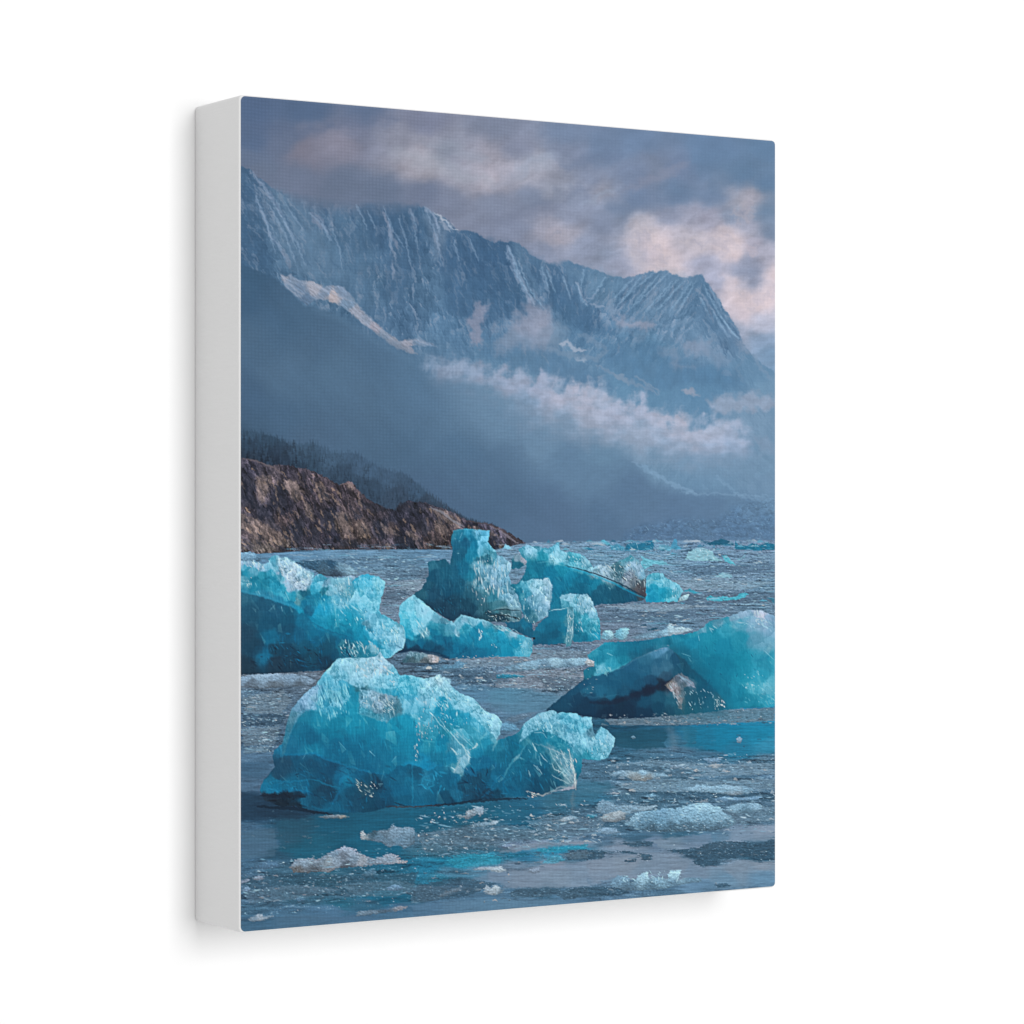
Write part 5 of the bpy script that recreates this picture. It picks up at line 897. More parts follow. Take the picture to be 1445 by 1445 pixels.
layer(pts('E1', '-30 555,60 562,120 578,220 604,320 638,430 674,468 694,500 735,560 760,610 800,640 860,700 880,760 900,800 935,790 1000,750 1090,720 1180,600 1195,400 1210,-30 1228'), cols('E1', '50 620 34 92 126,200 650 26 84 120,100 720 26 80 114,300 720 20 82 120,250 800 18 80 116,60 900 28 68 98,400 780 16 82 118,400 860 16 76 112,540 800 14 104 148,500 900 12 88 130,640 900 10 104 148,270 930 12 98 140,230 1070 16 100 144,150 1000 22 66 96,300 1020 18 66 96,400 1060 16 60 90,560 1000 14 82 118,640 950 10 94 136,700 1010 14 78 112,600 1090 16 68 98,300 1130 24 54 80,60 1170 26 56 80,480 1140 18 56 84,700 1130 16 60 90'), 231, 1.6, .8, .09, 34, 80)
layer(pts('E1', '600 800,640 720,690 640,760 590,860 600,960 620,1000 700,1040 760,1000 830,1040 900,1100 950,1000 960,900 930,800 900,700 860'), cols('E1', '640 780 14 132 176,700 690 30 152 196,780 640 80 172 204,860 650 100 180 206,940 690 60 162 198,840 740 50 162 200,780 800 18 138 180,900 780 24 152 192,860 850 12 124 166,960 840 24 146 188,1000 900 16 138 180,900 900 8 116 160'), 232, 4, .6, .12, 24, 70)
layer(pts('E1', '330 270,400 272,450 310,510 345,590 388,616 402,600 440,585 500,560 545,520 540,470 520,420 480,380 420,350 380,330 330'), cols('E1', '350 290 170 206 222,420 320 176 208 222,480 370 186 210 222,560 410 170 206 220,540 470 180 206 220,480 500 182 204 218,420 440 176 200 214,380 380 170 204 220'), 233, 1.4, .75, .15, 16, 55)
layer(pts('E1', '930 470,1000 430,1080 425,1160 440,1196 475,1188 540,1150 640,1130 720,1080 700,1020 640,980 560'), cols('E1', '960 470 84 184 214,1050 460 64 176 212,1150 480 100 190 214,1120 560 90 184 212,1040 560 90 184 212,1000 540 70 176 208,1110 650 104 190 214,1060 660 92 184 210'), 234, 2, .7, .12, 22, 72)
layer(pts('E1', '1080 820,1150 770,1230 780,1310 820,1350 860,1350 960,1310 1000,1240 1030,1170 1000,1120 940'), cols('E1', '1130 830 104 182 208,1230 830 104 188 214,1310 880 134 198 216,1320 960 132 192 210,1230 900 116 188 212,1200 960 96 178 206,1280 990 110 180 206,1140 900 92 172 204'), 235, 3, .7, .12, 22, 72)
stroke(pts('E1', '600 800,680 845,760 880,850 905,930 930'), 2, (12, 84, 122), .6, .8, 1.5, 6)
shards(LEFT, 190, (5, 17), 68, 506, (.07, .26), split=.5)
glints(pts('E1', '330 290,470 320,610 400,560 540,440 540,360 420'), 60, (216, 214, 220), (1.2, 3.4), 55, 30, (.25, .7), 61)
glints(pts('E1', '20 310,120 300,240 330,200 380,60 340'), 26, (206, 204, 212), (1., 2.8), 60, 40, (.3, .8), 62)
glints(pts('E1', '30 440,110 430,110 500,50 520'), 16, (190, 204, 212), (.8, 2), 60, 60, (.4, .9), 63)
glints(pts('E1', '760 450,950 420,960 560,840 620,780 540'), 40, (206, 216, 222), (1., 3), 75, 25, (.25, .8), 64)
glints(pts('E1', '780 620,900 600,1060 700,1000 850,800 820,780 720'), 34, (180, 214, 224), (1., 3), 65, 30, (.3, .9), 65)
glints(pts('E1', '1080 420,1190 460,1140 620,1080 560'), 22, (150, 208, 224), (1., 3), 70, 25, (.3, .7), 66)
glints(pts('E1', '1100 820,1330 840,1340 1000,1200 1000,1080 900'), 40, (200, 220, 226), (1., 2.8), 75, 30, (.25, .9), 67)
glints(pts('E1', '1250 840,1310 850,1300 950,1260 940'), 12, (226, 232, 234), (1.2, 2.6), 80, 20, (.5, 1), 68)
glints(pts('E1', '810 960,1000 940,1140 980,1160 1070,980 1090,860 1080'), 66, (186, 202, 210), (1., 2.8), 75, 30, (.3, .9), 69)
glints(pts('E1', '820 1000,960 990,950 1080,850 1080'), 24, (10, 66, 98), (1., 3), 65, 30, (.4, .9), 70)
glints(pts('E1', '200 880,700 850,740 1150,200 1180'), 60, (16, 110, 158), (1., 4), 45, 50, (.15, .55), 71, 3)
glints(pts('E1', '280 980,700 980,720 1180,60 1190'), 50, (12, 38, 60), (1.5, 4), 30, 50, (.2, .6), 72, 3)
glints(pts('E1', '640 540,780 500,800 700,640 700'), 20, (90, 190, 218), (1., 3), 70, 20, (.2, .6), 73, 3)
stroke(pts('E1', '25 545,120 565,220 590,320 625,430 660,470 690'), 3., (56, 146, 186), .55, 1, 1.2, 7)
stroke(pts('E1', '600 450,570 520,540 570,510 620'), 3, (50, 110, 136), .55, 1, 1.5, 5); stroke(pts('E1', '710 440,700 520,690 570'), 2.5, (40, 110, 146), .5, 1, 1.5, 5)
stroke(pts('E1', '975 520,970 600,985 680'), 1.6, (150, 206, 222), .6, .8, 1.2, 5); stroke(pts('E1', '780 590,790 680,800 760,790 850'), 1.6, (130, 200, 220), .6, .8, 1.2, 5)
stroke(pts('E1', '1290 990,1345 1018'), 1.6, (40, 90, 120), .7, .7, .6, 4); stroke(pts('E1', '1340 825,1362 880,1364 960,1350 1010'), 1.6, (176, 212, 224), .7, .7, .6, 4)
stroke(pts('E1', '940 440,935 500,960 560,975 640'), 1.4, (40, 136, 172), .5, .8, 1.2, 5)
# right berg
RIGHT = pts('F3', '40 636,80 600,130 560,180 520,230 482,262 450,265 400,285 385,325 372,305 350,290 320,300 300,340 270,380 240,470 232,560 230,640 222,700 210,790 192,850 188,900 180,960 150,1000 112,1060 100,1130 80,1180 58,1230 45,1265 48,1300 50,1340 66,1400 92,1400 605,1340 617,1250 615,1160 622,1080 632,1000 645,900 652,800 665,700 670,550 680,400 684,300 670,200 660,110 645')
berg(RIGHT, cols('F3', '''330 280 50 144 178,350 300 16 124 166,400 260 30 138 176,450 280 14 114 154,520 260 12 112 152,600 250 12 104 144,560 290 14 92 130,650 235 24 118 156,700 222 30 118 158,640 270 20 90 124,420 360 38 148 188,500 340 24 128 166,380 390 60 160 192,360 405 84 168 196,460 380 36 136 172,310 330 20 120 158,300 390 24 110 146,290 420 26 112 146,330 370 30 120 154,
800 212 24 124 164,760 240 16 108 146,850 230 16 124 164,900 230 16 130 172,900 195 40 146 180,960 190 30 140 178,1000 160 30 136 172,960 165 90 156 184,1050 120 90 150 178,1100 120 56 152 184,1130 95 128 166 190,1200 75 140 172 194,1230 90 132 172 196,1270 60 176 194 210,1300 100 190 192 204,1320 130 182 186 200,1350 110 150 180 204,1370 90 130 168 196,1290 140 140 170 192,1280 200 106 158 186,1250 160 84 154 184,1200 200 36 138 174,1180 140 40 146 180,1100 250 10 124 164,1050 200 14 128 168,1000 330 8 114 154,1000 240 10 122 162,1100 400 6 118 160,1200 330 18 134 172,1150 300 12 126 166,1320 300 58 148 180,1340 230 90 156 186,1370 180 110 164 192,1350 350 26 136 174,1280 360 30 142 178,1300 420 40 152 188,1250 450 40 150 186,1250 500 60 158 188,1330 530 84 166 192,1300 560 70 164 192,1370 470 70 164 192,1200 550 28 138 174,1220 600 18 120 156,1280 590 20 124 160,1350 590 40 148 186,1180 480 20 134 172,1150 560 14 124 164,
1000 480 8 104 144,1080 530 8 110 150,1050 450 6 112 152,900 350 12 98 136,920 280 10 114 154,850 300 14 98 134,850 420 14 78 110,900 420 14 82 116,950 450 10 90 126,800 330 24 68 98,780 300 30 78 108,840 360 18 74 106,700 290 104 138 168,735 272 142 164 190,650 305 76 116 148,600 335 34 92 128,550 350 28 86 122,640 350 34 86 118,500 400 26 84 120,400 450 22 84 120,650 400 52 96 128,690 380 66 104 134,730 400 76 110 138,760 390 60 94 122,720 360 44 84 114,550 480 22 84 118,600 450 28 84 118,350 530 42 104 138,280 520 40 104 138,420 540 34 94 128,320 480 22 80 114,500 510 26 80 112,250 480 24 74 106,180 560 18 66 96,120 600 18 64 92,200 590 16 58 88,300 600 16 54 84,300 570 18 60 92,450 600 16 48 76,400 640 14 44 70,520 560 20 54 82,600 530 20 44 70,660 510 24 36 58,720 490 24 34 54,760 455 40 46 66,
650 570 18 72 102,720 570 28 78 104,620 600 22 78 108,760 600 40 92 118,700 610 14 66 96,600 640 14 54 82,700 650 14 56 84,500 640 14 50 76,800 620 34 86 110,830 590 56 100 124,760 480 120 112 122,790 500 176 160 162,775 520 164 148 152,810 540 130 128 140,825 580 140 136 146,820 440 104 110 130,850 460 116 124 144,880 480 136 144 162,900 490 140 148 166,850 490 100 112 130,860 520 70 96 118,880 560 40 90 118,930 570 20 82 112,900 600 16 88 122,960 540 16 84 116,1000 580 20 90 124,1040 580 60 110 136,1000 620 24 96 130,900 640 20 90 120,960 500 12 86 122,1060 610 24 96 128,1100 600 14 110 148'''), 214, 4.2, .10, 70, 60, 3, 7, .5, .9, 1.5)
layer(pts('F3', '745 262,850 225,960 190,1100 120,1240 80,1400 120,1400 560,1340 600,1180 612,1110 610,1060 550,1000 480,910 400,850 330,790 290'), cols('F3', '800 260 18 118 158,900 230 18 130 172,1000 200 20 134 172,1080 150 50 152 186,1180 130 96 162 190,1260 140 130 172 196,1340 150 128 172 198,1180 220 36 142 178,1260 220 90 152 182,1340 260 100 158 186,1080 260 12 126 168,980 280 12 124 164,900 310 14 112 152,1000 360 8 114 154,1100 380 8 120 160,1200 340 20 136 174,1300 340 44 144 180,1370 320 40 146 182,1280 420 44 152 188,1200 430 22 138 176,1060 450 8 114 154,1090 540 10 112 152,1160 520 20 130 170,1260 500 60 158 188,1340 520 84 166 192,1240 580 26 130 168,1330 570 50 154 188,1160 590 14 122 162'), 241, 2, .75, .07, 50, 84)
layer(pts('F3', '285 310,350 265,430 240,560 232,640 224,700 214,760 262,700 275,640 300,560 330,490 375,430 405,345 416,325 372,300 350'), cols('F3', '320 290 46 144 178,360 320 16 120 160,420 270 30 136 174,480 290 14 112 152,560 280 14 108 148,640 250 18 106 146,700 235 28 118 156,640 285 20 94 132,500 340 22 124 162,430 370 40 146 182,360 400 92 172 198,420 400 60 150 182,560 310 18 98 136'), 242, 1.2, .8, .09, 26, 80)
stroke(pts('F3', '350 412,440 398,500 370,570 330'), 2.4, (92, 168, 194), .6, .8, 1.5, 5)
fill(pts('F3', '770 280,840 300,900 370,960 440,1030 520,1080 600,1060 645,850 650,815 520,800 420'), cols('F3', '820 310 22 82 114,860 380 16 74 106,900 440 12 80 114,980 520 10 84 120,1040 600 16 92 126,900 560 16 82 114,860 620 24 86 112'), 20, 3, 10, 245, 2.4, 3, 10, .62, ice_tex(.10, 245, 40, 72), 30, 3.)
layer(pts('F3', '40 636,80 600,130 560,180 520,230 482,280 452,350 428,430 408,490 378,560 334,640 302,700 276,750 264,785 285,812 320,832 370,838 415,800 430,760 460,740 485,780 530,830 590,840 655,700 670,550 680,400 684,300 670,200 660,110 645'), (cols('F3', '130 580 20 70 100,200 530 24 76 108,260 480 26 82 116,350 450 28 88 122,450 420 28 88 122,540 370 34 92 128,620 330 60 110 142,680 296 96 136 168,735 275 126 154 182,760 300 70 112 144,800 330 30 82 114,850 380 18 76 108,820 420 34 84 112,700 360 48 98 132,740 380 74 112 142,690 400 66 106 138,620 400 40 96 130,540 450 26 86 120,440 480 24 86 120,360 520 36 98 132,290 520 38 98 130,300 550 26 74 106,420 540 32 92 124,500 530 26 80 112,580 490 28 80 112,660 460 34 76 108,740 430 56 84 112,720 480 30 42 62,640 516 24 42 66,560 550 20 48 74,480 580 18 46 70,380 585 18 52 78,280 575 18 56 84,220 560 18 62 92,260 620 16 54 82,400 640 14 44 70,520 630 16 44 70,620 580 20 72 102,700 560 28 82 110,780 580 40 94 120,700 610 16 70 98,620 640 14 52 80,760 640 24 74 100,830 640 36 88 112') * np.array([1, 1, .74, .98, 1.04])), 243, 1.2, .85, .06, 40, 72)
layer(pts('F3', '735 485,765 470,800 430,830 415,870 440,905 475,915 500,870 492,845 500,855 540,840 580,835 630,815 620,812 570,790 530,765 510'), cols('F3', '760 485 120 110 112,790 500 158 148 154,800 530 148 140 148,818 570 142 140 148,826 610 120 130 142,815 440 92 100 122,845 460 118 126 146,890 485 142 150 168,850 490 92 106 126,840 540 84 108 130'), 244, 1.2, .85, .14, 16, 70)
stroke(pts('F3', '245 520,258 546,320 558,400 552,470 540'), 2.2, (64, 124, 156), .4, 1, 1.5, 6)
stroke(pts('F3', '300 585,420 590,520 560,620 522,700 496,755 468'), 7, (22, 34, 58), .55, 2.5, 1.5, 6)
stroke(pts('F3', '330 415,430 408,500 378,570 332,640 303,705 277'), 1.6, (84, 136, 168), .5, .8, 1.2, 6)
stroke(pts('F3', '910 402,980 470,1040 540,1070 590'), 5, (14, 72, 104), .5, 2.5, 2, 6)
stroke(pts('F3', '960 170,1020 150,1080 120,1140 100,1190 82'), 7, (112, 160, 188), .45, 2.5, 2.5, 7); stroke(pts('F3', '1250 130,1290 200,1340 260,1383 290'), 9, (108, 158, 186), .4, 4, 3, 8)
stroke(pts('F3', '1383 290,1320 330,1260 350'), 3, (20, 110, 150), .5, 1.5, 2, 6)
stroke(pts('F3', '980 185,1040 160,1110 118'), 2.2, (26, 124, 162), .5, 1, 1.5, 5)
shards(RIGHT, 120, (6, 18), 55, 507, (.05, .18), split=.4)
glints(pts('F3', '730 480,790 470,840 540,830 620,800 590,780 520'), 26, (180, 172, 180), (1.2, 3), 70, 22, (.35, .9), 81, 3)
glints(pts('F3', '800 420,900 470,915 500,840 470'), 22, (150, 156, 174), (1.2, 3.2), 35, 16, (.35, .8), 82, 3)
glints(pts('F3', '850 500,1000 520,1100 590,1050 620,880 640'), 40, (170, 186, 198), (.8, 2.2), 60, 40, (.3, .9), 83)
glints(pts('F3', '1040 560,1100 590,1090 610,1020 640'), 20, (206, 204, 206), (1., 2.2), 60, 40, (.4, .95), 84)
glints(pts('F3', '1180 480,1383 470,1383 600,1200 590'), 60, (120, 190, 212), (1., 2.8), 50, 40, (.2, .65), 85)
glints(pts('F3', '1180 430,1300 400,1280 520,1190 520'), 20, (190, 214, 222), (.8, 2), 50, 40, (.3, .8), 86)
glints(pts('F3', '960 190,1120 90,1240 60,1383 90,1383 200,1250 160,1150 110,1000 170'), 40, (190, 206, 218), (1.2, 3.4), 30, 40, (.2, .6), 87)
glints(pts('F3', '1230 60,1310 60,1340 120,1290 140'), 24, (222, 212, 216), (1.2, 3), 60, 40, (.3, .8), 88)
glints(pts('F3', '900 250,1300 200,1250 500,950 480'), 30, (6, 88, 126), (.8, 2.2), 70, 40, (.3, .7), 89)
glints(pts('F3', '330 390,440 370,430 420,340 420'), 22, (130, 190, 208), (1., 2.4), 60, 40, (.3, .8), 90)
floe(pts('F3', '275 350,290 335,325 350,325 375,300 372'), (196, 182, 184), 215, .8, 1, 1)
# ice debris along the right berg's waterline, mirror below it
bits(60, (850, 1008, 1094, 1024), 141, hi=(9, 2), pal=((140, 148, 164), (120, 128, 144), (170, 166, 176), (60, 84, 106)))
stroke(pts('F3', '765 740,785 790,790 850'), 9, (124, 134, 154), .55, 4, 2, 6, 1, False); stroke(pts('F3', '850 740,860 800,855 850'), 8, (84, 128, 156), .45, 4, 2, 6, 1, False)
floe(pts('F3', '1155 800,1175 788,1190 800,1180 825,1162 822'), (146, 158, 176), 216, .7, .9, .6)
floe(pts('F3', '540 790,555 780,568 795,552 802'), (120, 142, 160), 217, .7, .8, .6)
# great front berg
FRONT = pts('P', '366 1116,368 1108,372 1101,380 1092,387 1083,384 1068,386 1060,392 1054,399 1049,402 1036,403.5 1025,407 1010,412 1000,420 990,428 981,437 973,445 968,450 960,455 952,461 946,466 941,471 934,476 930,488 929,501 929,514 929,526 928,531 926,536 920.5,539 926,543 931,550 936,555 939,560 948,564 954,571 953,580 954,589 957,599 958,609 960,614 955,619.5 952.5,622 957,626 957,630 961,637 969,643 975,651 980,660 983,666 985,671 989,676 996,681 1002,688 1006,693 1008,698 1008,702 1012,705 1016,708 1020,706 1028,705 1037,702 1042,700 1046,712 1042,724 1038,733 1033,737 1027,740 1022,748 1016,754 1012,760 1008,766 1006,774 1004,781 1003.5,784 1005,786 1008,792 1006,799 1007,807 1007,814 1008,818 1012,821 1014,828 1012,834.6 1013,836 1024,838 1036,841 1038,844 1032,848 1027,853 1029,857.5 1032,863 1037,868 1043,867 1049,866 1054,862 1062,858 1070,847 1074,836 1073,822 1072,821 1082,820 1091,816 1098,814 1104,813 1114,800 1116,783 1118,774 1122,766 1125,745 1125,714 1126,690 1129,673 1131,641 1136,600 1139,563 1138,540 1142,522 1147,490 1148,460 1147,433 1143,414 1138,397 1140,385 1134,372 1130')
FC = np.concatenate([cols('F1', '''690 170 112 186 208,750 200 130 194 214,820 250 140 194 212,800 160 130 190 208,950 180 146 190 206,950 220 152 196 212,1000 200 150 192 208,900 250 146 194 212,700 250 98 180 208,640 230 112 188 210,600 270 80 174 206,560 300 90 172 202,650 330 92 180 210,600 370 90 176 206,560 380 96 172 202,530 350 120 170 202,500 400 126 176 205,440 450 110 158 194,400 480 100 148 182,470 430 120 168 200,380 520 78 132 164,420 520 70 130 166,350 560 84 128 156,680 430 112 186 210,640 430 96 178 206,730 400 90 180 208,600 480 70 164 200,550 470 80 168 200,660 500 60 160 196,760 360 30 140 182,790 400 22 134 176,770 460 24 140 182,800 480 20 140 182,720 320 66 164 200,850 340 50 110 140,830 350 40 110 140,870 420 120 166 190,860 380 116 160 184,950 460 132 166 186,980 420 124 160 182,1050 450 88 132 156,1070 480 70 124 152,920 520 60 140 174,900 310 112 186 210,830 310 124 190 210,980 310 100 184 210,1050 270 84 180 210,1030 330 90 180 208,1100 360 44 160 202,1000 350 50 150 188,1150 400 70 168 204,1200 300 92 186 214,1130 300 70 176 208,1150 450 92 176 206,1180 350 70 174 208,1300 310 132 196 216,1340 340 140 200 218,1380 300 170 210 224,1370 350 150 204 220,1280 420 112 182 206,1320 390 120 190 212,1400 450 78 176 208,1420 380 110 190 214,1250 520 58 154 190,1200 480 80 168 200,
500 550 12 118 164,440 560 24 124 168,650 580 10 124 168,560 540 40 142 182,620 560 50 150 188,800 570 12 134 180,740 560 14 132 176,1000 600 14 136 182,900 580 20 134 176,1150 580 20 146 192,400 650 14 106 152,350 700 30 120 166,340 760 24 108 154,370 610 40 110 148,500 680 8 92 138,450 620 10 108 156,600 680 8 104 150,700 680 6 104 150,800 660 8 116 164,900 700 6 108 154,1050 720 8 116 162,1000 660 10 124 172,1200 700 16 132 178,1120 650 16 136 184,1350 600 42 146 186,1300 570 60 154 190,1280 640 60 150 182,1400 700 12 130 176,1300 720 24 130 170,380 790 12 98 144,430 790 20 112 162,500 770 14 122 170,560 800 12 118 168,620 780 8 100 146,700 800 6 94 140,800 780 6 96 142,900 820 8 100 146,1000 800 8 104 150,1080 800 10 116 164,350 860 26 70 104,290 900 24 70 104,400 840 16 84 124,500 870 16 72 108,600 840 12 92 136,650 890 14 70 108,800 880 10 86 128,730 860 12 84 124,900 900 10 96 142,970 920 8 94 138,950 870 10 92 138,
1150 850 12 126 176,1190 850 24 136 184,1280 870 12 130 182,1330 890 14 116 166,1350 820 12 112 156,1100 900 10 96 140,1100 970 10 86 126,200 1020 12 104 150,260 1030 14 108 156,350 1010 14 98 144,420 990 14 94 138,230 970 24 78 110,300 960 22 72 106,450 1030 12 92 138,480 960 12 84 126,540 970 10 80 120,600 1020 18 64 96,560 1060 18 62 94,640 1080 18 64 96,640 1030 20 60 90,690 990 14 84 126,740 940 20 122 168,710 970 16 108 156,700 1030 10 96 142,760 1000 12 90 134,650 1120 14 92 134,690 1090 14 94 138,600 1150 12 80 118,500 1120 16 82 120,440 1120 16 88 128,560 1160 14 76 112,250 1095 22 42 64,180 1090 24 46 68,330 1080 20 44 66,420 1080 18 50 76,300 1130 18 38 58,400 1150 18 44 66,800 1090 14 70 106,780 1050 16 76 112,880 1040 40 82 108,850 1010 24 76 108,920 960 12 56 86,950 990 14 58 90,900 1070 12 68 104,1000 1080 12 80 120,900 1120 12 66 98,1020 1120 12 66 100,1150 1050 10 96 142,1080 1040 10 92 136,1180 960 14 104 150,1220 1000 12 84 124,1280 980 26 116 162,1310 940 24 108 156,1250 1030 20 104 148,1350 1060 10 92 136,1380 980 12 96 140,1250 1110 10 96 140,1130 1110 10 90 132,1350 1110 12 84 124,1200 920 12 82 122'''),
 cols('F2', '''40 300 150 206 222,50 330 140 200 218,95 290 170 212 224,130 320 150 204 220,200 400 130 198 218,200 430 112 192 216,150 390 120 192 214,300 440 134 198 218,300 480 124 194 216,250 460 120 192 214,340 460 140 200 218,420 520 134 198 216,420 560 120 190 212,480 570 140 202 218,480 610 140 200 215,500 560 150 206 220,490 660 120 184 206,120 440 30 150 194,100 500 20 142 188,60 430 90 176 204,200 540 16 140 186,280 540 40 154 196,350 570 62 162 198,330 520 90 180 208,300 640 50 148 184,380 620 60 160 196,420 650 70 160 194,440 610 92 176 204,80 600 50 148 184,40 650 40 142 180,140 640 40 140 176,220 700 70 148 180,100 740 10 130 176,180 740 60 138 174,250 800 80 150 180,250 850 104 166 190,270 820 120 174 194,200 880 60 140 172,220 900 110 160 180,180 830 16 122 168,330 740 40 136 172,350 780 12 120 166,420 720 16 126 170,470 690 60 140 172,480 740 20 112 152,450 780 10 106 148,400 850 8 98 144,330 860 10 104 150,550 800 8 96 136,520 720 10 106 148,560 720 12 100 140,600 670 18 110 150,620 740 10 104 144,640 650 50 132 166,680 640 72 152 186,700 600 100 172 198,750 560 122 184 206,780 530 120 180 202,840 530 134 190 210,870 520 140 196 214,800 590 90 164 192,840 580 112 178 202,920 530 92 176 204,950 560 80 170 203,1000 540 90 178 206,1030 570 90 174 202,1050 610 70 166 200,1000 620 80 168 200,1000 670 112 180 204,940 650 100 170 196,880 620 90 160 188,900 660 80 152 182,800 640 22 122 162,740 660 20 116 156,780 690 14 118 160,850 680 16 122 164,900 730 12 116 156,930 700 20 122 162,1000 740 70 150 184,1000 770 84 154 184,1100 690 112 180 204,1080 730 90 168 196,1100 620 100 174 204,1100 570 104 180 208,1120 580 110 182 206,1130 650 90 140 168,1140 720 120 180 202,1180 650 90 176 206,1200 690 104 176 205,1240 650 120 188 210,1260 700 132 190 210,1280 700 130 190 210,1150 770 82 164 195,1200 760 110 176 198,1200 810 92 164 190,1240 780 112 176 198,1080 800 30 130 166,1020 810 30 120 158,1120 820 40 136 172,
700 780 14 106 146,740 750 30 116 152,700 720 40 124 158,650 760 20 116 156,800 830 10 96 136,840 790 40 116 148,640 830 14 106 146,600 880 10 100 142,860 760 100 148 172,900 800 100 150 174,920 850 90 146 172,880 850 70 124 154,960 830 110 154 174,990 870 92 148 172,980 920 110 154 174,940 900 60 120 152,1000 950 140 164 180,1010 1000 150 160 172,960 960 90 136 160,900 930 30 96 132,850 920 8 86 126,780 900 8 84 124,800 980 10 76 112,750 1000 10 74 110,700 950 10 84 124,900 990 8 80 120,860 1020 10 70 104,940 1000 20 86 120,620 950 10 96 140,560 960 10 94 136,500 940 10 94 136,550 1030 12 90 132,620 1050 12 94 138,660 1000 10 84 124,450 1000 10 92 134,480 960 16 106 152,420 940 10 82 120,350 980 14 70 104,380 1020 12 70 106,300 920 12 92 138,250 1010 12 76 112,280 960 12 72 108,150 960 10 96 140,200 960 16 104 148,210 1060 20 98 140,60 950 12 110 156,40 1010 12 96 140,100 1080 10 74 110,30 1090 12 84 124,150 1120 10 64 98,300 1080 12 66 100,420 1070 18 58 88,350 1110 12 56 86,500 1080 12 66 98,560 1080 12 86 126,680 1070 12 84 124,740 1060 10 74 110,1040 880 16 110 150,1040 940 20 104 140,1060 860 30 120 158,960 1030 140 148 166,900 1040 120 136 156,930 1020 150 156 170,1010 1040 150 150 162,840 1060 110 128 150''')])
berg(FRONT, FC, 218, 4.4, .12, 60, 72, 3, 7, .5, .8, 1.1, 3.4, 9)
layer(pts('F1', '430 505,480 495,545 500,600 565,700 545,820 522,1010 582,1092 525,1210 560,1245 700,1225 860,1180 850,1080 880,1030 932,900 915,760 880,640 840,520 785,430 795,320 800,335 690,380 580'), cols('F1', '450 520 28 126 166,420 620 16 108 150,350 740 18 102 146,480 680 8 96 138,560 580 16 128 170,500 770 12 110 152,660 620 10 122 164,660 760 6 100 144,800 600 10 130 172,800 740 6 102 146,900 660 8 116 160,1000 620 14 134 176,980 760 8 106 150,900 850 8 98 142,1100 640 14 138 180,1160 600 20 144 186,1120 740 10 122 166,1200 700 16 134 178,1100 840 8 108 152,1190 820 14 124 168'), 251, 2.5, .7, .07, 60, 84, 2., 3.2, 1.)
layer(pts('F1', '318 806,430 800,520 792,640 846,760 886,900 922,1020 936,1090 890,1180 860,1290 905,1350 880,1445 880,1445 1125,1250 1135,1000 1150,760 1170,600 1188,470 1165,500 1100,480 1040,330 1035,200 1030,180 975,250 890'), cols('F1', '330 850 26 72 106,280 920 24 72 106,400 850 18 80 118,520 850 16 76 114,640 890 14 74 112,560 940 14 76 114,460 930 18 84 122,700 930 16 100 146,800 930 12 92 136,900 960 10 78 116,940 990 14 56 86,1000 960 10 88 130,1080 940 10 94 138,240 1000 14 108 154,350 1005 14 98 140,440 1010 12 92 134,520 1000 14 76 110,590 1030 18 64 96,560 1090 16 72 106,640 1080 18 64 96,690 1020 12 92 134,740 980 18 116 160,640 1150 14 90 130,760 1050 14 78 114,860 1040 34 78 104,800 1100 14 70 104,900 1090 12 70 104,1000 1080 12 80 120,1100 1050 10 94 138,1180 1000 14 104 148,1220 930 12 80 118,1290 960 24 112 156,1250 1040 16 98 142,1340 920 14 104 148,1400 1000 12 92 134,1300 1090 10 92 134,1420 1090 12 76 112,1130 1110 10 86 126,980 1125 12 64 98'), 252, 1.6, .7, .10, 36, 60, 2.)
layer(pts('F1', '300 720,330 600,370 480,450 390,530 330,545 400,530 490,460 500,410 545,370 620,345 700,315 790,300 800'), cols('F1', '500 360 140 184 210,450 430 124 168 198,400 480 104 152 184,500 440 120 174 204,380 540 80 134 164,350 610 64 122 154,330 680 58 124 158,310 760 44 110 146'), 253, 1.6, .75, .13, 20, 60)
layer(pts('F1', '620 245,640 195,685 150,800 142,920 138,968 108,1000 152,1060 192,1098 260,1092 330,1000 352,900 322,830 346,770 322,722 292,665 292'), cols('F1', '660 220 118 186 208,740 180 136 196 214,830 170 148 198 212,940 170 158 204 218,990 190 156 198 216,880 240 150 198 214,780 250 132 192 210,700 260 110 184 208,830 310 124 188 210,950 300 118 188 210,1050 250 110 188 212,1060 310 96 180 208'), 254, 1.4, .75, .13, 22, 70)
layer(pts('F1', '828 352,930 368,1010 392,1080 402,1097 450,1072 522,1015 582,900 540,822 520'), cols('F1', '850 380 100 160 186,860 450 96 156 184,850 510 60 146 180,940 400 128 168 188,980 430 136 168 186,1060 440 96 142 168,1080 480 66 118 146,1040 510 70 130 160,950 490 118 156 178,920 530 60 140 172,1010 560 80 146 176'), 255, 1., .85, .16, 16, 70)
layer(pts('F1', '1100 262,1180 262,1270 282,1320 292,1370 252,1445 290,1445 420,1340 380,1230 400,1150 390,1080 360'), cols('F1', '1130 290 76 178 208,1200 300 94 186 212,1270 310 116 192 214,1330 320 138 198 216,1375 290 172 212 224,1420 330 150 204 220,1400 390 116 192 214,1280 370 110 186 208,1160 360 70 174 206'), 256, 1.4, .75, .13, 20, 70)
layer(pts('F2', '0 280,60 265,96 258,125 300,170 340,250 400,340 435,400 500,490 545,518 582,505 655,485 690,430 640,360 570,280 500,200 440,130 400,0 400'), cols('F2', '40 310 152 206 222,95 290 176 214 224,140 340 148 204 220,60 370 120 192 214,200 410 130 198 218,280 450 124 196 216,340 480 136 200 218,420 540 136 198 218,480 590 142 202 218,490 650 124 188 208,400 580 104 184 208,300 500 100 182 208,180 430 92 178 206'), 257, 1.8, .8, .13, 20, 50)
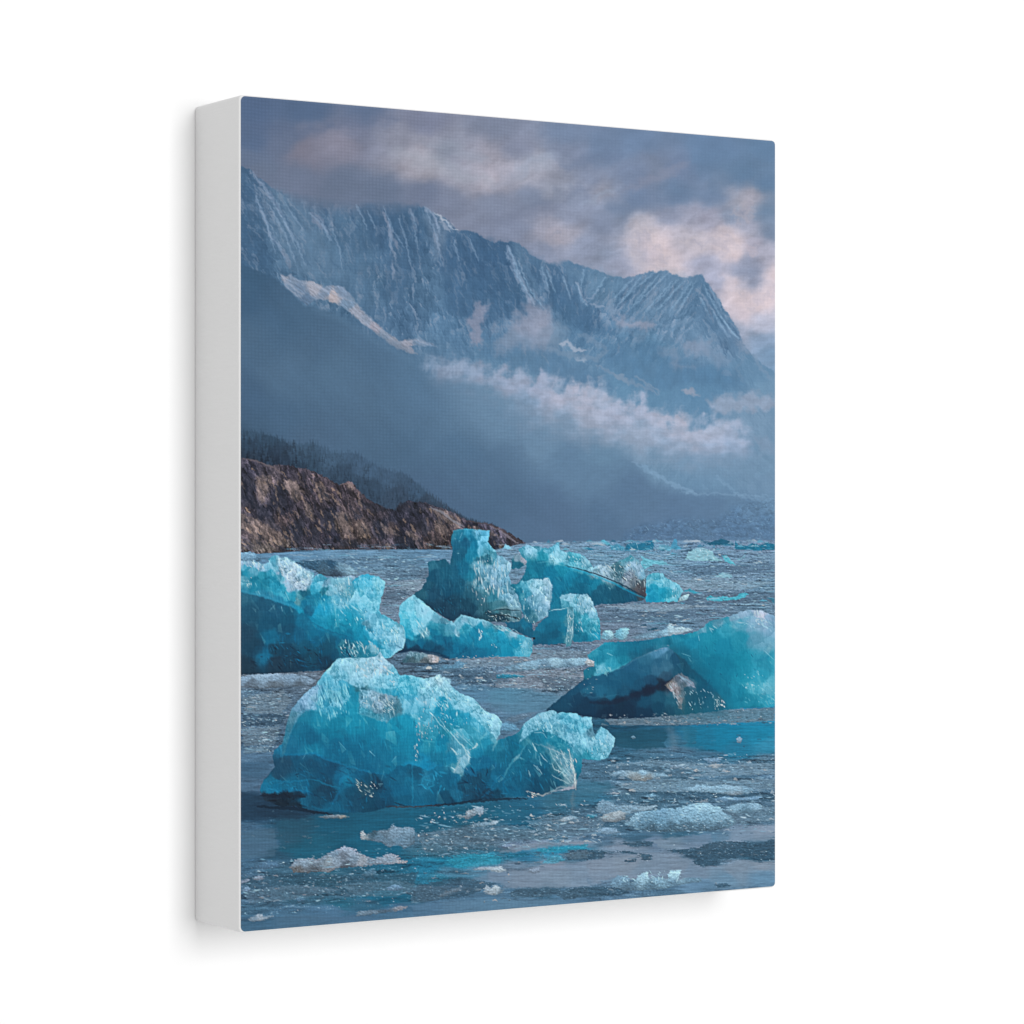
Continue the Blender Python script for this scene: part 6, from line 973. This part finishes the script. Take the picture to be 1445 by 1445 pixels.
layer(pts('F2', '735 692,790 640,870 660,960 712,1000 760,1012 880,1026 960,1000 1015,880 1048,800 1078,700 1080,560 1080,480 1000,530 930,590 860,660 770'), cols('F2', '760 690 24 116 156,830 680 18 122 164,900 720 14 118 158,960 740 30 128 166,760 760 22 112 150,850 770 70 134 164,920 820 100 154 178,980 860 100 156 180,960 900 110 156 176,900 880 60 118 146,820 840 10 96 136,700 780 14 104 144,640 840 14 104 144,720 880 10 92 132,800 930 8 82 120,900 960 20 90 126,990 970 110 146 166,600 900 10 100 142,560 990 10 92 134,650 980 10 88 128,760 1010 8 72 108,860 1020 10 72 106,620 1050 12 92 134,700 1060 12 80 118'), 258, 1.2, .8, .11, 26, 60, 1.6)
layer(pts('F2', '670 590,740 545,800 512,870 503,890 522,960 518,1030 522,1060 548,1128 552,1130 640,1150 670,1190 615,1240 642,1288 692,1278 740,1238 818,1190 838,1072 828,1020 800,1000 735,930 690,850 650,790 625,720 650,640 720'), cols('F2', '700 600 110 178 202,760 560 126 188 208,840 530 138 196 212,880 560 112 182 206,950 550 86 174 204,1030 550 94 178 206,1100 570 108 184 208,1080 620 84 176 204,1000 620 84 170 200,920 620 88 160 188,820 600 96 170 198,1000 680 110 180 204,1070 700 108 182 206,1130 650 86 134 162,1130 720 114 182 204,1190 670 104 182 208,1260 690 134 192 212,1220 760 112 180 202,1150 770 86 168 196,1060 770 76 158 188,1090 810 40 136 170'), 259, 1.2, .75, .14, 18, 66)
shards(FRONT, 330, (5, 20), 66, 508, (.07, .27), split=.5)
shards(pts('F2', '735 692,790 640,870 660,960 712,1000 760,1012 880,1026 960,1000 1015,880 1048,800 1078,700 1080,560 1080,480 1000,530 930,590 860,660 770'), 50, (5, 16), 58, 509, (.1, .32), split=.6)
F1g = lambda s, n, c_, sz, an, sp, al, sd, asp=2.6: glints(pts('F1', s), n, c_, sz, an, sp, al, sd, asp)
F2g = lambda s, n, c_, sz, an, sp, al, sd, asp=2.6: glints(pts('F2', s), n, c_, sz, an, sp, al, sd, asp)
F1g('780 170,980 150,1060 250,1080 340,980 260,860 270,800 240', 56, (222, 216, 220), (1., 3.), 65, 40, (.3, .95), 91)
F1g('850 380,1060 420,1060 520,940 500,850 480', 60, (206, 204, 208), (.9, 2.4), 65, 50, (.3, .85), 92)
F1g('640 200,780 160,800 300,700 300', 24, (150, 206, 222), (1.2, 3.2), 65, 40, (.2, .6), 93)
F1g('540 320,760 300,760 520,620 560,520 500', 76, (150, 208, 222), (1., 3.), 78, 14, (.25, .75), 94, 4.5)
F1g('540 320,760 300,760 520,600 580,520 500', 50, (24, 118, 156), (1., 2.6), 78, 14, (.25, .65), 95, 4.5)
F1g('1200 380,1445 350,1445 700,1250 660', 66, (196, 210, 218), (.9, 2.4), 70, 30, (.25, .9), 96)
F1g('1200 540,1340 560,1320 700,1200 700', 20, (190, 186, 192), (1., 2.4), 75, 22, (.4, .9), 97)
F1g('1190 680,1230 700,1220 860,1190 860', 16, (206, 206, 206), (.9, 2), 86, 30, (.4, .9), 98)
F1g('790 970,870 1000,960 1090,830 1070', 26, (176, 176, 176), (.9, 2.4), 40, 20, (.3, .9), 99)
F1g('900 980,950 1020,940 1060,900 1020', 8, (206, 214, 218), (.9, 2.2), 55, 20, (.4, .9), 100)
F1g('1230 920,1420 920,1420 1060,1240 1040', 26, (30, 136, 182), (1.2, 4), 60, 60, (.3, .8), 101, 3)
F1g('200 980,480 960,480 1050,180 1060', 26, (24, 124, 172), (1.2, 4), 40, 60, (.2, .6), 102, 3)
F1g('400 560,1200 560,1100 780,340 780', 60, (30, 146, 190), (1.2, 4), 80, 14, (.1, .35), 103, 5)
F1g('340 840,1100 880,1000 1160,500 1160', 60, (14, 108, 156), (1.2, 4), 50, 60, (.12, .45), 104, 3)
F1g('340 840,1100 880,1000 1160,500 1160', 50, (10, 46, 74), (1.5, 4.5), 40, 60, (.12, .45), 105, 3)
F1g('160 1070,440 1070,440 1160,260 1160', 30, (12, 28, 44), (1.5, 4.5), 10, 30, (.3, .7), 106, 3)
for s, wd, c_, al in (('F1 740 300,760 330,800 345,830 335', 2, (60, 140, 172), .6), ('F1 540 460,500 490,440 500,410 540,380 600,340 700', 2, (60, 146, 186), .5), ('F1 430 500,400 540,390 580', 3, (110, 160, 194), .5), ('F1 320 800,430 800,520 790,600 830,760 880,900 920,1010 935', 3, (16, 124, 174), .6), ('F1 520 970,600 1000,690 1025', 2.5, (20, 124, 170), .7), ('F1 690 1010,710 960,770 935', 5, (22, 126, 174), .7), ('F1 640 1140,670 1090,690 1050', 3.5, (18, 112, 160), .6), ('F1 500 1150,560 1170,640 1165', 3, (18, 112, 156), .5),
        ('F1 825 350,822 430,815 520', 1.8, (100, 172, 198), .6), ('F1 830 520,900 540,1010 580', 2.2, (90, 164, 192), .7), ('F1 1020 580,1070 530,1090 460', 1.6, (60, 140, 172), .6), ('F1 1185 850,1185 950,1190 1050,1188 1130', 1.6, (30, 140, 184), .7), ('F1 1240 700,1340 715', 1.6, (90, 180, 206), .8), ('F1 1130 850,1200 860,1300 900,1345 880', 5, (16, 132, 182), .7), ('F1 1260 950,1250 1000,1290 1030,1340 1000', 2.4, (34, 140, 184), .8), ('F1 1260 960,1310 935,1350 945', 2, (30, 130, 176), .7),
        ('F1 180 1000,250 975,330 985,480 970', 3, (18, 120, 166), .6), ('F1 170 1020,230 1050,330 1040,470 1050', 3, (16, 108, 156), .6), ('F1 150 1075,250 1085,350 1078,460 1088', 5, (18, 38, 58), .7), ('F1 130 1150,250 1160,400 1165,520 1190,640 1205', 5, (14, 36, 56), .75),
        ('F2 40 520,90 580,150 650', 2.2, (176, 206, 218), .75), ('F2 165 640,215 700,260 750,300 790', 2.6, (190, 210, 218), .8), ('F2 190 620,240 670,290 720,330 760', 1.6, (160, 200, 216), .7), ('F2 100 560,140 620,180 660', 1.5, (170, 206, 220), .7), ('F2 230 630,290 700,340 745', 1.4, (150, 200, 216), .6), ('F2 260 750,300 820,290 850', 3, (196, 208, 214), .8), ('F2 240 820,220 870,195 920', 5, (164, 182, 194), .7), ('F2 320 760,350 735,350 720', 4, (206, 210, 214), .8), ('F2 175 750,215 800', 3, (206, 212, 216), .8),
        ('F2 420 650,390 680,370 700', 3, (110, 184, 208), .7), ('F2 495 670,480 720,455 775', 3, (130, 180, 200), .7), ('F2 680 740,640 800,590 850,560 900,520 975', 3.2, (90, 160, 188), .7), ('F2 650 790,600 850', 3.5, (140, 176, 194), .7), ('F2 730 720,745 760,760 775', 2.6, (196, 206, 212), .85), ('F2 780 790,800 820,830 850', 2, (190, 204, 212), .85), ('F2 740 870,770 910', 2, (170, 190, 200), .8), ('F2 760 880,795 935', 2, (180, 196, 206), .8), ('F2 860 860,880 900,930 920,990 990', 2.4, (196, 202, 206), .8), ('F2 840 750,870 830,920 890,1000 960', 2.4, (160, 184, 196), .75), ('F2 860 760,920 790,980 850,1010 900', 2.2, (180, 194, 202), .75), ('F2 980 760,990 830,1005 900,1020 960,1020 1030', 4, (196, 194, 196), .85), ('F2 860 940,920 970,980 1000', 2, (180, 186, 192), .8), ('F2 740 720,830 750,930 800', 2, (150, 166, 180), .7), ('F2 740 650,800 650,830 690', 1.6, (160, 190, 204), .7), ('F2 700 910,715 950', 2.4, (160, 180, 190), .8),
        ('F2 900 600,940 690,1000 715', 2.4, (150, 196, 212), .7), ('F2 1075 550,1080 600,1110 610', 1.8, (60, 140, 172), .7), ('F2 1140 690,1170 640,1195 612', 3, (70, 120, 146), .7), ('F2 1160 740,1200 760,1250 720,1285 700', 2, (150, 196, 210), .6), ('F2 700 1050,740 1070,800 1078,850 1050', 3, (196, 180, 180), .75), ('F2 850 1055,920 1020,1000 1030', 4, (166, 164, 174), .7), ('F2 520 1030,540 980,600 950', 2, (20, 120, 166), .5), ('F2 470 970,460 1030,380 1090', 4, (14, 106, 152), .6), ('F2 200 960,215 1060', 4, (24, 112, 156), .6),
        ('F2 0 1150,150 1140,350 1115,560 1100,700 1098', 3.5, (14, 38, 58), .7), ('F1 1000 1150,1200 1155,1400 1140', 2.4, (60, 52, 60), .6), ('F1 1060 1125,1150 1150', 2, (16, 40, 60), .6)):
    t, q = s.split(' ', 1)
    stroke(pts(t, q), wd, c_, al, .8, 1.6, 6, int(wd * 31))
F2g('20 260,120 260,220 360,480 540,500 640,430 600,280 480,100 400', 56, (206, 226, 232), (1., 2.8), 55, 40, (.2, .7), 107)
F2g('30 420,160 430,300 560,260 640,100 560', 30, (190, 214, 224), (.9, 2.2), 55, 40, (.25, .8), 108)
F2g('700 560,860 510,900 640,760 650', 40, (196, 216, 224), (.9, 2.2), 65, 40, (.25, .75), 109)
F2g('900 560,1130 560,1130 780,1000 780,900 680', 46, (170, 208, 222), (1., 2.8), 70, 40, (.2, .65), 110)
F2g('1120 660,1285 660,1240 820,1120 790', 46, (196, 214, 222), (.9, 2.2), 75, 30, (.25, .8), 111)
F2g('840 760,1010 760,1020 1000,900 920', 76, (200, 202, 206), (.8, 2.2), 62, 24, (.25, .85), 112, 3.4)
F2g('980 820,1030 820,1025 1040,1000 1000', 26, (220, 204, 204), (.9, 2.2), 86, 20, (.4, .95), 113)
F2g('680 1040,820 1070,800 1090,700 1090', 16, (220, 196, 192), (.9, 2.), 10, 30, (.4, .95), 114)
F2g('500 700,860 740,820 1020,520 1040', 50, (16, 122, 168), (1.2, 3.6), 65, 40, (.12, .5), 115, 3)
F2g('200 900,520 860,600 1080,220 1100', 50, (14, 104, 150), (1.2, 4), 50, 60, (.15, .5), 116, 3)
F2g('250 900,420 900,480 1080,250 1100', 36, (10, 46, 74), (1.2, 4), 50, 60, (.15, .55), 117, 3)
F2g('200 640,340 720,280 900,180 920', 30, (190, 204, 212), (.9, 2.4), 50, 20, (.3, .85), 118, 3)
# its mirror on the water, flecks in front
for s, wd, c_, al in (('F1 1185 1160,1185 1290', 3, (28, 120, 158), .4), ('F2 1005 1050,1000 1120,1003 1200', 5, (140, 136, 146), .5), ('F2 440 1200,620 1190,700 1180', 9, (30, 104, 136), .4)):
    t, q = s.split(' ', 1); stroke(pts(t, q), wd, c_, al, 2, 2.5, 5)
glints(pts('P', '342 975,400 980,380 1060,342 1060'), 60, (190, 184, 192), (.7, 1.7), 5, 30, (.3, .9), 121)
glints(pts('P', '640 930,840 920,850 980,640 975'), 110, (196, 188, 194), (.7, 1.8), 5, 30, (.3, .8), 122)
glints(pts('P', '860 1010,1094 1000,1094 1024,860 1024'), 60, (190, 184, 190), (.6, 1.5), 5, 30, (.3, .8), 123)
glints(pts('P', '850 1075,1094 1070,1094 1180,850 1180'), 150, (196, 196, 206), (.7, 1.8), 5, 40, (.25, .8), 124)
glints(pts('P', '585 1140,850 1130,850 1190,585 1210'), 130, (196, 190, 198), (.7, 1.6), 20, 60, (.25, .85), 125)
glints(pts('P', '342 1220,585 1200,585 1280,342 1290'), 70, (176, 168, 178), (.7, 1.5), 5, 40, (.2, .7), 126)
glints(pts('P', '860 1190,1094 1190,1094 1245,860 1250'), 40, (190, 190, 202), (.6, 1.4), 5, 40, (.2, .7), 127)
# seed261: little block in the gap, brash round the feet
layer(pts('E2', '40 1188,75 1130,100 1098,150 1104,210 1112,300 1128,342 1148,338 1186,250 1192,120 1192'), cols('E2', '70 1160 62 98 122,110 1115 120 156 176,160 1130 90 128 150,200 1130 130 160 176,290 1150 158 158 164,330 1165 176 164 162,220 1175 90 100 116,120 1175 70 96 116'), 261, 1., .95, .16, 14, 70)
stroke(pts('E2', '30 1200,150 1204,330 1196'), 3, (40, 58, 78), .6, 1.2, 1, 5)
# ---- the photograph's crispness (unsharp) and bite in the water and ice
def blur(a):
    a = np.pad(a, ((1, 1), (1, 1), (0, 0)), 'edge')
    a = (a[:-2] + 2 * a[1:-1] + a[2:]) / 4
    return (a[:, :-2] + 2 * a[:, 1:-1] + a[:, 2:]) / 4
soft_ = blur(blur(img)); sea = sstep(755, 790, Y)[..., None]
img += (img - soft_) * (.30 + .25 * sea)
wide = img
for _ in range(14): wide = blur(wide)
img += (img - wide) * (.12 + .22 * sea)
cy_ = np.clip((img[..., 2:] - img[..., :1] - .22) / .3, 0, 1) * sea      # how much a spot is blue ice
img *= 1 + sea * np.array([-.06, .012, -.006]) + cy_ * np.array([.045, .036, .018])
img *= 1 + (1 - sea) * .05 * sstep(.55, .72, img.mean(-1, keepdims=True))
hl_ = cy_ * sstep(.53, .78, img.mean(-1, keepdims=True)) * .32                # brightest ice goes pale
img = img * (1 - hl_) + np.array([.84, .93, .96]) * hl_
img = np.clip(img, .01, 1)
# ---- the weave of the cloth shows through the ink; grain
wu = (X - 339.2) / 4.9; wv = ((np.arange(PH)[:, None] + .5) / PH * 1182) / 4.95 + .12 * np.sin(wu * .7)
lu = np.abs(((wu + .10 * fbm(X / 40, Y / 60, 2, 200)) % 1) - .5) * 2; lv = np.abs((wv % 1) - .5) * 2
thread = sstep(.55, 1., lu) * .6 + sstep(.5, 1., lv) * .75 * (.55 + .45 * ((np.floor(wv) % 2) == 0))
fade_ = (1 - .6 * sstep(560, 1000, X)) * (.75 + .4 * fbm(X / 70, Y / 70, 2, 201))
img *= 1 - .062 * (thread * fade_)[..., None]
img += .012 * (fade_ * (1 - sstep(.2, .6, lu)) * (1 - sstep(.2, .6, lv)))[..., None]
img *= 1 + .016 * (RNG.rand(PH, PW, 1) - .5) * 2
img = np.clip(img, 0, 1)
# ------------------------------------------------ the printed sheet: one grid of inked cloth
LIGHT = 1.30                              # irradiance on the face, measured
GAIN = np.array([1., 1., 1.]) / LIGHT
lin = np.where(img <= .04045, img / 12.92, ((img + .055) / 1.055) ** 2.4) * GAIN
inset = BV * .5
xs = (-W / 2 + inset) + (W - 2 * inset) * (np.arange(PW) + .5) / PW
zs = H - inset - (H - 2 * inset) * (np.arange(PH) + .5) / PH
xs[0], xs[-1] = -W / 2 + inset, W / 2 - inset; zs[0], zs[-1] = H - inset, inset
gx_, gz_ = np.meshgrid(xs, zs)
r = RC * .95                             # round the corners of the sheet
for sx in (-1, 1):
    for sz in (-1, 1):
        cx = sx * (W / 2 - inset - r); cz = H / 2 + sz * (H / 2 - inset - r)
        dx, dz = (gx_ - cx) * sx, (gz_ - cz) * sz
        L = np.hypot(dx, dz); m = (dx > 0) & (dz > 0) & (L > r)
        gx_ = np.where(m, cx + sx * dx / np.maximum(L, 1e-9) * r, gx_); gz_ = np.where(m, cz + sz * dz / np.maximum(L, 1e-9) * r, gz_)
edge = np.minimum.reduce([gx_ + W / 2, W / 2 - gx_, gz_, H - gz_])      # follow the turn of the edge
drop = np.where(edge < BV, BV - np.sqrt(np.clip(BV**2 - (BV - edge)**2, 0, None)), 0)
co = np.stack([gx_, -D - .00012 + drop, gz_], -1).reshape(-1, 3).astype(np.float32)
idx = np.arange(PW * PH).reshape(PH, PW)
quads = np.stack([idx[:-1, :-1], idx[1:, :-1], idx[1:, 1:], idx[:-1, 1:]], -1).reshape(-1, 4).astype(np.int32)
me = bpy.data.meshes.new('printed_picture')
me.vertices.add(len(co)); me.vertices.foreach_set('co', co.ravel())
me.loops.add(quads.size); me.loops.foreach_set('vertex_index', quads.ravel())
me.polygons.add(len(quads)); me.polygons.foreach_set('loop_start', np.arange(0, quads.size, 4, dtype=np.int32))
me.update(calc_edges=True)
at = me.color_attributes.new('ink', 'FLOAT_COLOR', 'POINT')
at.data.foreach_set('color', np.concatenate([lin.reshape(-1, 3), np.ones((PW * PH, 1))], 1).astype(np.float32).ravel())
pm = material('printed_ink_on_canvas', (1, 1, 1), .7, .12)
nt = pm.node_tree; b = nt.nodes['Principled BSDF']
ca = nt.nodes.new('ShaderNodeVertexColor'); ca.layer_name = 'ink'
nt.links.new(ca.outputs['Color'], b.inputs['Base Color'])
me.materials.append(pm); me.shade_smooth()
pic = bpy.data.objects.new('printed_picture', me); COL.objects.link(pic); pic.parent = root
pic['label'] = 'printed photo of blue icebergs afloat below cloudy mountains'
